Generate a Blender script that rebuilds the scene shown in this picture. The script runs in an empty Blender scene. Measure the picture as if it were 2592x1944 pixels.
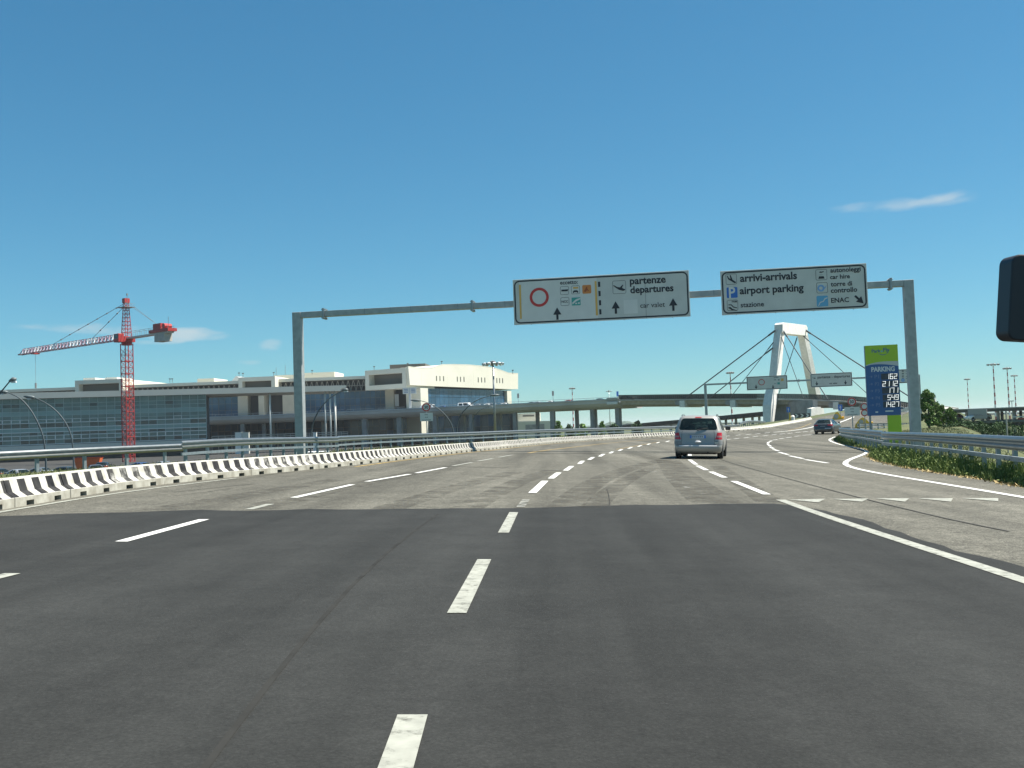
import bpy, bmesh, math, random
from mathutils import Vector, Matrix
random.seed(7)
S = bpy.context.scene
COL = S.collection

# ------------------------------------------------------------------ camera
# u, v: pixels measured on the 2592 x 1944 photograph; F: focal length in those pixels
F, CX, CY, EYE = 2578.0, 1296.0, 972.0, 1.15
BANK = math.radians(2.0)              # the bend is superelevated: right side lower
YAW, PIT = math.atan(111 / F), math.atan(110 / F)
RB = Matrix.Rotation(BANK, 3, 'Y')
cyw, syw, cpt, spt = math.cos(YAW), math.sin(YAW), math.cos(PIT), math.sin(PIT)
FW = RB @ Vector((-syw * cpt, cyw * cpt, spt))
RT = RB @ Vector((cyw, syw, 0))
UP = RB @ Vector((syw * spt, -cyw * spt, cpt))
CAM = RB @ Vector((0, 0, EYE))
cam = bpy.data.cameras.new('camera')
cam.sensor_width = 36.0
cam.lens = 36.0 * F / 2592.0
cam.clip_start = 0.05
cam.clip_end = 20000
co = bpy.data.objects.new('camera', cam)
COL.objects.link(co)
M3 = Matrix((RT, UP, -FW)).transposed()
co.matrix_world = Matrix.Translation(CAM) @ M3.to_4x4()
S.camera = co
S.render.resolution_x, S.render.resolution_y = 1024, 768

# ------------------------------------------------------------------ light
SUN_EL = math.radians(60)
SUN_AZ = math.radians(80)             # clockwise from +Y
sdir = Vector((math.cos(SUN_EL) * math.sin(SUN_AZ), math.cos(SUN_EL) * math.cos(SUN_AZ), math.sin(SUN_EL)))
sun = bpy.data.lights.new('sun', 'SUN')
sun.energy = 5.0
sun.angle = math.radians(0.55)
sun.color = (1.0, 0.95, 0.86)
so = bpy.data.objects.new('sun', sun)
COL.objects.link(so)
so.rotation_euler = sdir.to_track_quat('Z', 'Y').to_euler()
so.location = (60, 40, 120)

W = bpy.data.worlds.new('World')
S.world = W
W.use_nodes = True
wn, wl = W.node_tree.nodes, W.node_tree.links
wn.clear()
wout = wn.new('ShaderNodeOutputWorld')
wbg = wn.new('ShaderNodeBackground')
wbg.inputs['Strength'].default_value = 0.05
sky = wn.new('ShaderNodeTexSky')
sky.sky_type = 'NISHITA'
sky.sun_disc = False
sky.sun_elevation = SUN_EL
sky.sun_rotation = SUN_AZ
sky.altitude = 200
sky.air_density = 1.0
sky.dust_density = 0.0
sky.ozone_density = 1.6
wl.new(wbg.outputs[0], wout.inputs[0])
# camera colour response: one power curve per channel over the whole sky
ssep = wn.new('ShaderNodeSeparateColor')
scmb = wn.new('ShaderNodeCombineColor')
wl.new(sky.outputs[0], ssep.inputs[0])
for ch, (ga, pw_) in enumerate(((0.584, 1.05), (0.93, 0.85), (1.06, 0.80))):
    p1 = wn.new('ShaderNodeMath')
    p1.operation = 'POWER'
    wl.new(ssep.outputs[ch], p1.inputs[0])
    p1.inputs[1].default_value = pw_
    p2 = wn.new('ShaderNodeMath')
    p2.operation = 'MULTIPLY'
    wl.new(p1.outputs[0], p2.inputs[0])
    p2.inputs[1].default_value = ga * 0.0925 ** pw_ / (0.05 * 2 ** 1.15)
    wl.new(p2.outputs[0], scmb.inputs[ch])


def ray(u, v):
    return FW + RT * ((u - CX) / F) + UP * ((CY - v) / F)


def P(u, v, D):
    return CAM + ray(u, v) * D


# thin high clouds: soft patches of the sky, fixed by direction
tc = wn.new('ShaderNodeTexCoord')
last = scmb.outputs[0]


def wmath(op, a, b=None, c=None):
    n = wn.new('ShaderNodeMath')
    n.operation = op
    for i, q in enumerate((a, b, c)):
        if q is None:
            continue
        if isinstance(q, (int, float)):
            n.inputs[i].default_value = q
        else:
            wl.new(q, n.inputs[i])
    return n.outputs[0]


def wdot(vec):
    n = wn.new('ShaderNodeVectorMath')
    n.operation = 'DOT_PRODUCT'
    wl.new(tc.outputs['Generated'], n.inputs[0])
    n.inputs[1].default_value = vec
    return n.outputs['Value']


wnz = wn.new('ShaderNodeTexNoise')
wnz.inputs['Scale'].default_value = 26
wnz.inputs['Detail'].default_value = 6
wmp = wn.new('ShaderNodeMapping')
wmp.inputs['Scale'].default_value = (1, 1, 3.2)
wl.new(tc.outputs['Generated'], wmp.inputs['Vector'])
wl.new(wmp.outputs[0], wnz.inputs['Vector'])


def cloud(u, v, wu, wv, tilt, amount):
    global last
    c = ray(u, v).normalized()
    r = c.cross(Vector((0, 0, 1))).normalized()
    q = r.cross(c).normalized()
    ct, st = math.cos(tilt), math.sin(tilt)
    r2, q2 = r * ct + q * st, q * ct - r * st
    a = wmath('DIVIDE', wdot(r2), wu / F)
    b = wmath('DIVIDE', wdot(q2), wv / F)
    d = wmath('ADD', wmath('MULTIPLY', a, a), wmath('MULTIPLY', b, b))
    m = wmath('SUBTRACT', 1.0, d)
    m = wmath('ADD', m, wmath('MULTIPLY', wmath('SUBTRACT', wnz.outputs[0], 0.55), 2.6))
    mr = wn.new('ShaderNodeMapRange')
    mr.interpolation_type = 'SMOOTHSTEP'
    wl.new(m, mr.inputs[0])
    mr.inputs[1].default_value = 0.0
    mr.inputs[2].default_value = 1.3
    mr.inputs[3].default_value = 0.0
    mr.inputs[4].default_value = amount
    fr = wmath('MULTIPLY', mr.outputs[0], wmath('GREATER_THAN', wdot(c), 0.5))
    mx = wn.new('ShaderNodeMixRGB')
    wl.new(fr, mx.inputs[0])
    wl.new(last, mx.inputs[1])
    mx.inputs[2].default_value = (5.6, 6.4, 6.7, 1)
    last = mx.outputs[0]


cloud(2290, 514, 175, 20, math.radians(-1), .42)
cloud(2365, 502, 75, 16, math.radians(6), .45)
cloud(460, 848, 115, 22, math.radians(2), .75)
cloud(220, 832, 190, 17, math.radians(-1), .55)
cloud(690, 874, 34, 20, 0, .45)
cloud(630, 917, 40, 9, 0, .4)
cloud(400, 866, 80, 10, 0, .45)
wl.new(last, wbg.inputs['Color'])

S.view_settings.view_transform = 'Standard'
S.view_settings.look = 'None'
S.view_settings.exposure = 1.15
S.view_settings.gamma = 1.0
S.view_settings.use_curve_mapping = False
try:
    S.cycles.max_bounces = 6
    S.cycles.transparent_max_bounces = 12
    S.cycles.use_denoising = True
except Exception:
    pass


# ------------------------------------------------------------------ helpers
def ss(a, b, x):
    t = min(1.0, max(0.0, (x - a) / (b - a)))
    return t * t * (3 - 2 * t)


def interp(tab, x):
    if x <= tab[0][0]:
        (x0, y0), (x1, y1) = tab[0], tab[1]
    elif x >= tab[-1][0]:
        (x0, y0), (x1, y1) = tab[-2], tab[-1]
    else:
        for i in range(len(tab) - 1):
            if tab[i][0] <= x <= tab[i + 1][0]:
                (x0, y0), (x1, y1) = tab[i], tab[i + 1]
                break
    return y0 + (y1 - y0) * (x - x0) / (x1 - x0)


def zr(x, y):
    """height of the carriageway"""
    k = math.tan(BANK) * (1 - ss(40, 140, y))
    r = y - 100
    return -k * x + (0.022 * r * r / (r + 20) if r > 0 else 0)


def G(u, v, h=0.0):
    d = ray(u, v)
    t = pt = 1.0
    while t < 600:
        p = CAM + d * t
        if p.z < zr(p.x, p.y) + h:
            break
        pt = t
        t *= 1.02
    for _ in range(36):
        m = (pt + t) / 2
        p = CAM + d * m
        if p.z < zr(p.x, p.y) + h:
            t = m
        else:
            pt = m
    return CAM + d * t


XL = [(-30, -6.6), (0, -7.0), (13.9, -7.72), (18.4, -8.08), (21.5, -7.85), (26, -7.0), (30.3, -6.25), (35.6, -5.6), (44.6, -4.6), (59.9, -2.4),
      (74.5, -.2), (86.5, 3.1), (96.3, 7.2), (102.6, 11.5), (114, 18.7), (116.5, 21.3), (122, 25.3), (141.4, 33.3), (155, 38.2), (190, 51), (260, 78)]
XR = [(-30, 6.0), (0, 7.8), (20, 8.96), (23, 9.45), (25.7, 9.6), (30.5, 10.1), (35.2, 10.95), (40, 12.1), (46.8, 14.3), (53.7, 16.1), (58.2, 16.9),
      (65.4, 18.1), (78.4, 21.1), (88, 24), (100, 29), (131, 43.5), (170, 57), (260, 92)]
XRAIL = [(-30, -22), (33, -18.9), (43, -15.8), (54, -11.9), (64, -12.4), (80, -5.6), (90, -0.4), (115, 13.6), (125, 19), (190, 47), (260, 74)]


def gz(x, y):
    """height of the open ground"""
    xl, xr = interp(XL, y), interp(XR, y)
    if y > 260:
        return -2.8
    if xl - .3 <= x <= xr + .25:
        return zr(x, y) - .05
    if x < xl:
        xq = min(interp(XRAIL, y) - 1.2, xl - 1.5)
        z0, z1 = zr(xl - .3, y) - .05, (.2 if y < 105 else zr(xl, y) - .15)
        if x > xq:
            t = (xl - .3 - x) / max(.1, (xl - .3 - xq))
            return z0 + (z1 - z0) * ss(0, 1, t)
        return max(-2.8, z1 - .5 * (xq - x))
    d = x - xr - .25
    z0 = zr(xr, y) - .05
    f = min(10.0, max(3.0, .39 * y - xr)) if y < 92 else 4
    z1 = z0 + .065 * min(d, f)
    return max(-2.8, z1 - ((.45 if y < 92 else .8) * (d - f) if d > f else 0))


MATS = {}


def mat(name, col, rough=.7, metal=0.0, noise=None, bump=None, spec=.5, emit=None, trans=None, coat=0):
    """noise=(scale, amount, detail); bump=(scale, strength)"""
    if name in MATS:
        return MATS[name]
    m = bpy.data.materials.new(name)
    m.use_nodes = True
    nt = m.node_tree
    b = nt.nodes['Principled BSDF']
    b.inputs['Base Color'].default_value = (*col, 1)
    b.inputs['Roughness'].default_value = rough
    b.inputs['Metallic'].default_value = metal
    b.inputs['Specular IOR Level'].default_value = spec
    if coat:
        b.inputs['Coat Weight'].default_value = coat
        b.inputs['Coat Roughness'].default_value = .08
    if noise or bump:
        t = nt.nodes.new('ShaderNodeTexCoord')
    if noise:
        n = nt.nodes.new('ShaderNodeTexNoise')
        n.inputs['Scale'].default_value = noise[0]
        n.inputs['Detail'].default_value = noise[2] if len(noise) > 2 else 5
        nt.links.new(t.outputs['Object'], n.inputs['Vector'])
        r = nt.nodes.new('ShaderNodeValToRGB')
        a = noise[1]
        r.color_ramp.elements[0].position = .3
        r.color_ramp.elements[1].position = .7
        r.color_ramp.elements[0].color = (*[c * (1 - a) for c in col], 1)
        r.color_ramp.elements[1].color = (*[min(1, c * (1 + a)) for c in col], 1)
        nt.links.new(n.outputs[0], r.inputs[0])
        nt.links.new(r.outputs[0], b.inputs['Base Color'])
    if bump:
        n = nt.nodes.new('ShaderNodeTexNoise')
        n.inputs['Scale'].default_value = bump[0]
        n.inputs['Detail'].default_value = 4
        nt.links.new(t.outputs['Object'], n.inputs['Vector'])
        bp = nt.nodes.new('ShaderNodeBump')
        bp.inputs['Strength'].default_value = bump[1]
        bp.inputs['Distance'].default_value = .02
        nt.links.new(n.outputs[0], bp.inputs['Height'])
        nt.links.new(bp.outputs[0], b.inputs['Normal'])
    if emit:
        b.inputs['Emission Color'].default_value = (*emit[0], 1)
        b.inputs['Emission Strength'].default_value = emit[1]
    if trans:
        mx = nt.nodes.new('ShaderNodeMixShader')
        tr = nt.nodes.new('ShaderNodeBsdfTransparent')
        tr.inputs[0].default_value = (*trans[1], 1)
        mx.inputs[0].default_value = trans[0]
        nt.links.new(b.outputs[0], mx.inputs[1])
        nt.links.new(tr.outputs[0], mx.inputs[2])
        nt.links.new(mx.outputs[0], nt.nodes['Material Output'].inputs['Surface'])
    MATS[name] = m
    return m


def worn(m, scale, lo, hi, amount):
    """rub a thin painted coat away in noise-shaped spots"""
    nt = m.node_tree
    out = nt.nodes['Material Output']
    src = out.inputs['Surface'].links[0].from_socket
    t = nt.nodes.new('ShaderNodeTexCoord')
    n = nt.nodes.new('ShaderNodeTexNoise')
    n.inputs['Scale'].default_value = scale
    n.inputs['Detail'].default_value = 8
    n.inputs['Roughness'].default_value = .7
    nt.links.new(t.outputs['Object'], n.inputs['Vector'])
    r = nt.nodes.new('ShaderNodeMapRange')
    nt.links.new(n.outputs[0], r.inputs[0])
    for i, q in enumerate((lo, hi, 0.0, amount)):
        r.inputs[i + 1].default_value = q
    mx = nt.nodes.new('ShaderNodeMixShader')
    tr = nt.nodes.new('ShaderNodeBsdfTransparent')
    nt.links.new(r.outputs[0], mx.inputs[0])
    nt.links.new(src, mx.inputs[1])
    nt.links.new(tr.outputs[0], mx.inputs[2])
    nt.links.new(mx.outputs[0], out.inputs['Surface'])


class MB:
    def __init__(self):
        self.v, self.f, self.smooth = [], [], False

    def add(self, vs, fs):
        o = len(self.v)
        self.v += [Vector(p) for p in vs]
        self.f += [tuple(i + o for i in f) for f in fs]
        return self

    def box(self, a, b, m=None):
        x0, y0, z0 = (min(p, q) for p, q in zip(a, b))
        x1, y1, z1 = (max(p, q) for p, q in zip(a, b))
        vs = [(x0, y0, z0), (x1, y0, z0), (x1, y1, z0), (x0, y1, z0), (x0, y0, z1), (x1, y0, z1), (x1, y1, z1), (x0, y1, z1)]
        if m:
            vs = [m @ Vector(p) for p in vs]
        return self.add(vs, [(0, 3, 2, 1), (4, 5, 6, 7), (0, 1, 5, 4), (1, 2, 6, 5), (2, 3, 7, 6), (3, 0, 4, 7)])

    def beam(self, p, q, w, h=None, up=(0, 0, 1)):
        """square bar from p to q"""
        h = h or w
        p, q = Vector(p), Vector(q)
        d = (q - p).normalized()
        s = d.cross(Vector(up))
        if s.length < 1e-4:
            s = d.cross(Vector((1, 0, 0)))
        s.normalize()
        t = s.cross(d)
        vs = []
        for c in (p, q):
            for a, b in ((-1, -1), (1, -1), (1, 1), (-1, 1)):
                vs.append(c + s * (a * w / 2) + t * (b * h / 2))
        return self.add(vs, [(0, 1, 2, 3), (7, 6, 5, 4), (0, 4, 5, 1), (1, 5, 6, 2), (2, 6, 7, 3), (3, 7, 4, 0)])

    def tube(self, pts, radii, n=8, cap=True):
        pts = [Vector(p) for p in pts]
        if not isinstance(radii, (list, tuple)):
            radii = [radii] * len(pts)
        rings = []
        ref = None
        for i, p in enumerate(pts):
            d = (pts[min(i + 1, len(pts) - 1)] - pts[max(i - 1, 0)]).normalized()
            if ref is None:
                ref = Vector((0, 0, 1)) if abs(d.z) < .9 else Vector((1, 0, 0))
            s = d.cross(ref).normalized()
            t = s.cross(d).normalized()
            ref = t
            rings.append([p + (s * math.cos(2 * math.pi * k / n) + t * math.sin(2 * math.pi * k / n)) * radii[i] for k in range(n)])
        vs = [q for r in rings for q in r]
        fs = []
        for i in range(len(pts) - 1):
            for k in range(n):
                k2 = (k + 1) % n
                fs.append((i * n + k, i * n + k2, (i + 1) * n + k2, (i + 1) * n + k))
        if cap:
            fs.append(tuple(range(n - 1, -1, -1)))
            fs.append(tuple((len(pts) - 1) * n + k for k in range(n)))
        return self.add(vs, fs)

    def prism(self, pts2, y0, y1, m=None):
        """polygon in local x,z extruded along y"""
        n = len(pts2)
        vs = [(p[0], y0, p[1]) for p in pts2] + [(p[0], y1, p[1]) for p in pts2]
        if m:
            vs = [m @ Vector(p) for p in vs]
        fs = [tuple(range(n)), tuple(range(2 * n - 1, n - 1, -1))]
        fs += [(i + n, (i + 1) % n + n, (i + 1) % n, i) for i in range(n)]
        return self.add(vs, fs)

    def sweep(self, path, prof, closed=True, cap=True):
        """profile (n, z) carried along path points; n is to the right of travel"""
        k = len(prof)
        vs = []
        for i, p in enumerate(path):
            p = Vector(p)
            d = Vector(path[min(i + 1, len(path) - 1)]) - Vector(path[max(i - 1, 0)])
            d.z = 0
            d.normalize()
            nn = Vector((d.y, -d.x, 0))
            vs += [p + nn * a + Vector((0, 0, b)) for a, b in prof]
        fs = []
        for i in range(len(path) - 1):
            for j in range(k if closed else k - 1):
                j2 = (j + 1) % k
                fs.append((i * k + j, i * k + j2, (i + 1) * k + j2, (i + 1) * k + j))
        if cap and closed:
            fs.append(tuple(range(k - 1, -1, -1)))
            fs.append(tuple((len(path) - 1) * k + j for j in range(k)))
        return self.add(vs, fs)


def build(name, mb, m, parent=None, smooth=False, world=False, fix=True, bevel=0):
    me = bpy.data.meshes.new(name)
    vs = mb.v
    if world and parent is not None:
        iv = parent.matrix_basis.inverted()
        if parent.parent is not None:
            iv = (parent.parent.matrix_basis @ parent.matrix_basis).inverted()
        vs = [iv @ p for p in vs]
    me.from_pydata([tuple(p) for p in vs], [], mb.f)
    if fix:
        bm = bmesh.new()
        bm.from_mesh(me)
        bmesh.ops.recalc_face_normals(bm, faces=bm.faces)
        bm.to_mesh(me)
        bm.free()
    if smooth:
        for p in me.polygons:
            p.use_smooth = True
    me.update()
    if m:
        me.materials.append(m)
    o = bpy.data.objects.new(name, me)
    COL.objects.link(o)
    if parent is not None:
        o.parent = parent
    if bevel:
        bv = o.modifiers.new('bevel', 'BEVEL')
        bv.width = bevel
        bv.segments = 2
        bv.limit_method = 'ANGLE'
    return o


def tag(o, label=None, cat=None, group=None, kind=None):
    if label:
        o['label'] = label
    if cat:
        o['category'] = cat
    if group:
        o['group'] = group
    if kind:
        o['kind'] = kind
    return o


def thing(name, label, cat, loc=(0, 0, 0), rz=0.0, group=None, mw=None):
    o = bpy.data.objects.new(name, None)
    COL.objects.link(o)
    if mw is not None:
        o.matrix_basis = mw
    else:
        o.matrix_basis = Matrix.Translation(loc) @ Matrix.Rotation(rz, 4, 'Z')
    o.empty_display_size = .3
    return tag(o, label, cat, group)


def dup(root, mw, label=None, group=None, recol=None):
    """copy of a thing with its parts and sub-parts; recol = {part name: material}"""
    r = root.copy()
    COL.objects.link(r)
    r.matrix_basis = mw
    if label:
        r['label'] = label
    if group:
        r['group'] = group
    for c in root.children:
        c2 = c.copy()
        COL.objects.link(c2)
        c2.parent = r
        if recol and c.name.split('.')[0] in recol:
            c2.material_slots[0].link = 'OBJECT'
            c2.material_slots[0].material = recol[c.name.split('.')[0]]
        for g in c.children:
            g2 = g.copy()
            COL.objects.link(g2)
            g2.parent = c2
    return r


def text_mesh(s, bold=0.0):
    cu = bpy.data.curves.new('t', 'FONT')
    cu.body = s
    cu.offset = bold
    cu.resolution_u = 3
    cu.align_x = 'LEFT'
    ob = bpy.data.objects.new('t', cu)
    COL.objects.link(ob)
    dg = bpy.context.evaluated_depsgraph_get()
    dg.update()
    me = bpy.data.meshes.new_from_object(ob.evaluated_get(dg))
    vs = [v.co.copy() for v in me.vertices]
    fs = [tuple(p.vertices) for p in me.polygons]
    bpy.data.objects.remove(ob)
    bpy.data.meshes.remove(me)
    bpy.data.curves.remove(cu)
    return vs, fs


def text(parent, s, cx, cz, width, m, y=-.03, bold=.012, ysc=1.0, height=None):
    """flat lettering in the parent's x-z plane, centred, fitted to a width"""
    vs, fs = text_mesh(s, bold)
    x0, x1 = min(v.x for v in vs), max(v.x for v in vs)
    y0, y1 = min(v.y for v in vs), max(v.y for v in vs)
    k = width / (x1 - x0)
    ky = height / (y1 - y0) if height else k * ysc
    mb = MB()
    mb.add([(cx + (v.x - (x0 + x1) / 2) * k, y, cz + (v.y - (y0 + y1) / 2) * ky) for v in vs], fs)
    return build('lettering', mb, m, parent, fix=False)


def rrect(x0, z0, x1, z1, r, n=6):
    out = []
    for cx, cz, a in ((x1 - r, z1 - r, 0), (x0 + r, z1 - r, 90), (x0 + r, z0 + r, 180), (x1 - r, z0 + r, 270)):
        for i in range(n + 1):
            t = math.radians(a + 90 * i / n)
            out.append((cx + r * math.cos(t), cz + r * math.sin(t)))
    return out


def ring_poly(mb, outer, inner, y):
    n = len(outer)
    mb.add([(p[0], y, p[1]) for p in outer] + [(p[0], y, p[1]) for p in inner],
           [(i, (i + 1) % n, (i + 1) % n + n, i + n) for i in range(n)])


def circ(cx, cz, r, n=32):
    return [(cx + r * math.cos(2 * math.pi * i / n), cz + r * math.sin(2 * math.pi * i / n)) for i in range(n)]


def flat(mb, pts, y):
    mb.add([(p[0], y, p[1]) for p in pts], [tuple(range(len(pts)))])


# ------------------------------------------------------------------ materials
def asphalt(name, base, speck, big=.12, streak=0):
    if name in MATS:
        return MATS[name]
    m = bpy.data.materials.new(name)
    m.use_nodes = True
    nt = m.node_tree
    b = nt.nodes['Principled BSDF']
    b.inputs['Roughness'].default_value = .85
    b.inputs['Specular IOR Level'].default_value = .12
    t = nt.nodes.new('ShaderNodeTexCoord')

    def nz(scale, detail, vec=None, rough=.6):
        n = nt.nodes.new('ShaderNodeTexNoise')
        n.inputs['Scale'].default_value = scale
        n.inputs['Detail'].default_value = detail
        n.inputs['Roughness'].default_value = rough
        nt.links.new(vec or t.outputs['Object'], n.inputs['Vector'])
        return n.outputs[0]

    def mr(x, a, c, lo, hi):
        n = nt.nodes.new('ShaderNodeMapRange')
        nt.links.new(x, n.inputs[0])
        for i, q in enumerate((a, c, lo, hi)):
            n.inputs[i + 1].default_value = q
        return n.outputs[0]

    def mul(x, y):
        n = nt.nodes.new('ShaderNodeMath')
        n.operation = 'MULTIPLY'
        nt.links.new(x, n.inputs[0])
        nt.links.new(y, n.inputs[1])
        return n.outputs[0]
    fine = mul(mr(nz(55, 3, rough=.8), .3, .7, 1 - speck, 1 + speck), mr(nz(11, 4, rough=.75), .3, .7, 1 - speck * .6, 1 + speck * .6))
    mid = mr(nz(1.3, 6), .3, .7, 1 - big, 1 + big)
    mp = nt.nodes.new('ShaderNodeMapping')
    mp.inputs['Scale'].default_value = (.8, .035, 1)
    nt.links.new(t.outputs['Object'], mp.inputs['Vector'])
    st = mr(nz(1.0, 4, mp.outputs[0]), .3, .7, 1 - big * 2.3, 1 + big * 2.3)
    v = nt.nodes.new('ShaderNodeTexVoronoi')
    v.inputs['Scale'].default_value = 42
    nt.links.new(t.outputs['Object'], v.inputs['Vector'])
    sp = mr(v.outputs['Distance'], 0, .6, 1 + speck * .7, 1 - speck * .35)
    allm = mul(mul(fine, mid), mul(st, sp))
    vm = nt.nodes.new('ShaderNodeVectorMath')
    vm.operation = 'SCALE'
    vm.inputs[0].default_value = base
    nt.links.new(allm, vm.inputs['Scale'])
    nt.links.new(vm.outputs[0], b.inputs['Base Color'])
    bp = nt.nodes.new('ShaderNodeBump')
    bp.inputs['Strength'].default_value = .5
    bp.inputs['Distance'].default_value = .006
    nt.links.new(nz(75, 3), bp.inputs['Height'])
    nt.links.new(bp.outputs[0], b.inputs['Normal'])
    MATS[name] = m
    return m


M_OLD = asphalt('worn_asphalt', (.108, .104, .086), .62, .16)
M_NEW = asphalt('fresh_asphalt', (.0285, .0293, .0277), .2, .13)
M_SEAM = mat('tar_seam', (.035, .034, .031), .8, spec=.15, noise=(2, .4))
M_WHITE = mat('road_paint', (.60, .60, .56), .6, noise=(9, .14))
M_WORNW = mat('worn_road_paint', (.27, .275, .235), .75, noise=(9, .2, 8))
worn(M_WHITE, 9, .52, .72, .55)
worn(M_WORNW, 11, .50, .68, .62)
M_FAINT = mat('faint_road_paint', (.24, .24, .21), .8, noise=(9, .3))
worn(M_FAINT, 8, .40, .58, .85)
M_YEL = mat('yellow_road_paint', (.30, .215, .075), .8, noise=(4, .4))
worn(M_YEL, 3, .45, .65, .55)
M_TYRE = mat('tyre_smear', (.072, .069, .059), .85, spec=.12)
worn(M_TYRE, 1.6, .05, .60, 1.0)
M_GALV = mat('galvanised_steel', (.29, .305, .305), .38, .9, noise=(5, .14), bump=(3, .05))
M_GALVD = mat('weathered_galvanised', (.27, .31, .33), .5, .65, noise=(7, .2))
M_POST = mat('gantry_steel', (.36, .385, .385), .55, .45, noise=(4, .13))
M_CONC = mat('concrete', (.40, .39, .35), .85, noise=(1.2, .16), bump=(9, .15))
M_CONCD = mat('grey_concrete', (.27, .27, .26), .85, noise=(.6, .2), bump=(9, .15))
M_CREAM = mat('cream_cladding', (.62, .60, .50), .6, noise=(.15, .05))
M_FASC = mat('pale_grey_fascia', (.52, .52, .46), .6, noise=(.2, .05))
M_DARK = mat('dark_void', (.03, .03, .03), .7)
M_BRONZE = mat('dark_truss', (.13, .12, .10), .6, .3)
M_SIGN = mat('sign_sheet', (.56, .57, .53), .5, noise=(1.2, .07))
M_SIGNW = mat('white_sign_sheet', (.66, .66, .62), .5, noise=(2, .04))
M_INK = mat('sign_black', (.018, .02, .028), .5)
M_RED = mat('sign_red', (.55, .035, .03), .5)
M_ORANGE = mat('sign_orange', (.62, .22, .05), .5)
M_AMBER = mat('sign_amber', (.72, .42, .10), .5)
M_TEAL = mat('sign_teal', (.05, .34, .30), .5)
M_BLUE = mat('sign_blue', (.03, .15, .50), .5)
M_LBLUE = mat('sign_light_blue', (.12, .38, .60), .5)
M_PBLUE = mat('sign_pale_blue', (.20, .38, .65), .5)
M_GREEN = mat('totem_green', (.36, .55, .02), .45)
M_TBLUE = mat('totem_blue', (.03, .11, .30), .45)
M_TGREY = mat('totem_grey', (.50, .52, .52), .45)
M_PALE = mat('pale_lettering', (.60, .64, .66), .5)
M_FADED = mat('faded_lettering', (.14, .21, .36), .5)
M_DIGIT = mat('lit_digit', (.9, .9, .88), .5, emit=((1, 1, .97), .3))
M_CRED = mat('crane_red', (.36, .028, .025), .5, noise=(1, .12))
M_CWHITE = mat('crane_white', (.75, .74, .74), .5)
M_RUBBER = mat('rubber', (.022, .022, .023), .8)
M_RIM = mat('wheel_rim', (.45, .46, .48), .35, .8)
M_PLAST = mat('black_plastic', (.03, .03, .033), .5)
M_SILVER = mat('silver_paint', (.33, .32, .29), .42, .35, coat=.4)
M_CAPS = mat('grey_bumper_plastic', (.20, .21, .21), .6)
M_DKBLUE = mat('slate_paint', (.062, .066, .064), .3, .4, coat=.7)
M_GLASSC = mat('car_glass', (.012, .02, .02), .06, 0, spec=.6, trans=(.42, (.50, .62, .60)))
M_GLASSD = mat('dark_car_glass', (.015, .02, .025), .07, spec=.6)
M_TAIL = mat('tail_lamp_red', (.42, .012, .015), .2, coat=.6)
M_TAILC = mat('tail_lamp_clear', (.36, .16, .15), .2, coat=.6)
M_LAMP = mat('lamp_clear', (.85, .78, .6), .25)
M_PLATE = mat('plate_white', (.46, .49, .51), .5)
M_BARK = mat('bark', (.09, .07, .05), .9, noise=(6, .3))
M_YCUSH = mat('crash_yellow', (.80, .48, .02), .5)
M_CUSHG = mat('crash_grey', (.42, .42, .36), .6)
M_WCONC = mat('white_concrete', (.70, .69, .64), .8, noise=(1.5, .10), bump=(12, .1))
M_MESH = mat('dark_railing', (.045, .055, .05), .6, .2)
M_CABLE = mat('dark_cable', (.06, .075, .08), .5, .3)


def glass(name, col, rough=.12, spec=.6):
    return mat(name, col, rough, 0, noise=(.25, .25), spec=spec)


M_GGLASS = [glass('green_glass_a', (.085, .15, .145)), glass('green_glass_b', (.115, .19, .18)), glass('green_glass_c', (.07, .125, .125)), glass('green_glass_dark', (.022, .04, .045))]
M_BAND = mat('spandrel_glass', (.20, .31, .29), .25, noise=(.3, .1))
M_MULL = mat('mullion', (.36, .46, .45), .5, .2)
M_WFRAME = mat('white_window_frame', (.66, .68, .66), .5)
M_BGLASS = [glass('blue_glass_a', (.018, .055, .10)), glass('blue_glass_b', (.025, .075, .135)), glass('blue_glass_dark', (.012, .03, .045))]
M_TWALL = mat('beige_wall', (.40, .37, .29), .8, noise=(.3, .1))


def leaf_mat(name, c0, c1):
    m = bpy.data.materials.new(name)
    m.use_nodes = True
    nt = m.node_tree
    b = nt.nodes['Principled BSDF']
    b.inputs['Roughness'].default_value = .7
    b.inputs['Specular IOR Level'].default_value = .25
    g = nt.nodes.new('ShaderNodeNewGeometry')
    r = nt.nodes.new('ShaderNodeValToRGB')
    r.color_ramp.elements[0].color = (*c0, 1)
    r.color_ramp.elements[1].color = (*c1, 1)
    nt.links.new(g.outputs['Random Per Island'], r.inputs[0])
    nt.links.new(r.outputs[0], b.inputs['Base Color'])
    return m


M_LEAF = leaf_mat('leaf_green', (.045, .10, .02), (.16, .26, .055))
M_LEAFD = leaf_mat('leaf_dark', (.018, .045, .012), (.05, .105, .028))
M_LEAFL = leaf_mat('leaf_light', (.06, .13, .02), (.17, .27, .05))
M_GRASS = leaf_mat('grass_blades', (.045, .07, .014), (.12, .125, .04))
M_STRAW = leaf_mat('dry_grass', (.30, .22, .09), (.48, .37, .17))

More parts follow.
